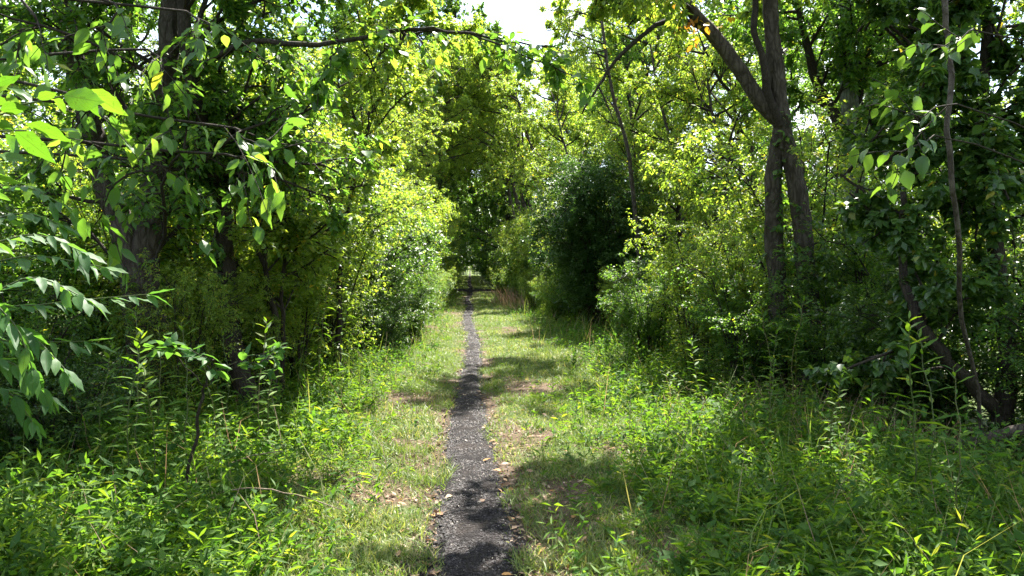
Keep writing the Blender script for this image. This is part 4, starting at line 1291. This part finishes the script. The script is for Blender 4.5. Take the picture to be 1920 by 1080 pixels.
x, y = scatter(42000, -.5, .5, 3.3, 45, 1.5)
n = len(x)
x = np.where(R.uniform(0, 1, n) < .6, x * 2.2, R.normal(size=n) * .5 + np.where(R.uniform(0, 1, n) < .5, -1.05, 1.05)) * path_w(y) + path_x(y)
e = np.abs(x - path_x(y)) / path_w(y)
zz = gh(x, y) + np.where(e < 1, .018 * (1 - np.minimum(e, 1) ** 3) + .005, .003)
s = np.minimum(.0046 * np.exp(R.normal(size=n) * .6), .018) * np.clip(.6 + y * .05, .8, 1.6)
V, F = stones(n, np.stack([x, y, zz], -1), s, True)
link('gravel', mesh_np('gravel', V, [F], [M_stone], {'var': np.repeat(R.uniform(0, 1, n), 5)}), None, None, 'small dark cinder stones strewn over the path', 'gravel', None, 'stuff')

# single stones and fallen leaves one can pick out
sm = []
for i in range(4):
    V, F = stones(1, np.zeros((1, 3)), np.array([1.0]))
    sm.append(mesh_np('stone', V, [F], [M_stone], {'var': np.full(len(V), .3)}))
for i in range(36):
    y = float(3.9 * (11 / 3.9) ** R.uniform(0, 1))
    x = float(path_x(y) + path_w(y) * R.choice((-1, 1)) * R.uniform(.45, 1.25))
    s = ui(.013, .026)
    o = link('stone', sm[i % 4], None, (x, y, float(gh(x, y)) + s * .25 + .012), 'single larger dark stone lying on the cinder path', 'stone', 'larger stones on the path')
    o.scale = (s, s, s)
    o.rotation_euler = (0, 0, ui(0, 6.28))


def fallen(x, y, L, lab, grp, mesh, tip=0.1, lift=.012):
    o = link('fallen_leaf', mesh, None, (x, y, float(gh(x, y)) + lift), lab, 'leaf', grp)
    o.rotation_euler = (ui(-.3, .3), ui(-.35, .15), ui(0, 6.28))
    o.scale = (L, L, L)


def ground_px(a, b):
    v = CR @ np.array(((a - 960) / FPX, -(b - 540) / FPX, -1.0))
    k = -(CAM[2] - 0.0) / v[2]
    return CAM + v * k


for a, b in [(900, 934), (848, 924), (1048, 928), (1030, 932), (940, 872), (938, 884), (1094, 966), (1026, 972), (872, 738), (745, 1045), (940, 1068), (1206, 1035), (905, 860), (1140, 860), (786, 840),
             (700, 935), (762, 950), (1010, 945), (990, 746), (960, 735), (985, 770), (1018, 775), (760, 730), (740, 755), (770, 765), (1075, 985), (820, 1010), (1085, 1030), (1000, 890), (905, 800), (830, 960), (960, 910), (930, 828), (890, 700)]:
    p = ground_px(a, b)
    onp = abs(p[0] - float(path_x(p[1]))) < float(path_w(p[1]))
    fallen(float(p[0]), float(p[1]), ui(.05, .085), 'curled orange-brown fallen leaf on the dark path' if onp else 'curled orange-brown fallen leaf in the grass beside the path',
           'fallen leaves on the path' if onp else 'fallen leaves in the grass', L_dead[int(R.integers(0, 4))], lift=.022 if onp else .03)

# sticks, log, dead canes
def stick(name, lab, pts, r0, r1, mat, cat, sides=8, ridge=.1, n=16):
    g = np.array(pts[0], float)
    P = resample(pts, n, .003)
    link(name, big_tube(P - g, np.linspace(r0, r1, n), sides, name, mat, ridge), None, g, lab, cat)


p = ground_px(1150, 1027)
q = ground_px(1186, 1024)
stick('broken_stick', 'short pale broken stick lying in the grass beside the path', [p + (0, 0, .03), (p + q) / 2 + (0, 0, .035), q + (0, 0, .03)], .011, .009, M_dry_twig, 'stick', 8, .06, 6)
stick('fallen_log', 'dark fallen branch lying below the crooked tree', [px(1690, 850, 6.2), px(1780, 838, 6.2), px(1850, 822, 6.1), px(1925, 806, 6.0), px(2010, 800, 6.0)], .035, .06, M_bark, 'log', 12, .14)
stick('dead_cane', 'brown arching dead cane above the undergrowth', [px(370, 950, 5.0), px(420, 922, 4.9), px(480, 916, 4.8), px(560, 930, 4.7), px(640, 955, 4.6)], .006, .003, M_dry_twig, 'cane', 6, .05)
stick('dead_cane', 'straight pale dead cane poking from the leafy weeds', [px(430, 870, 5.8), px(480, 853, 5.7), px(530, 846, 5.6)], .007, .003, M_dry_twig, 'cane', 6, .05)
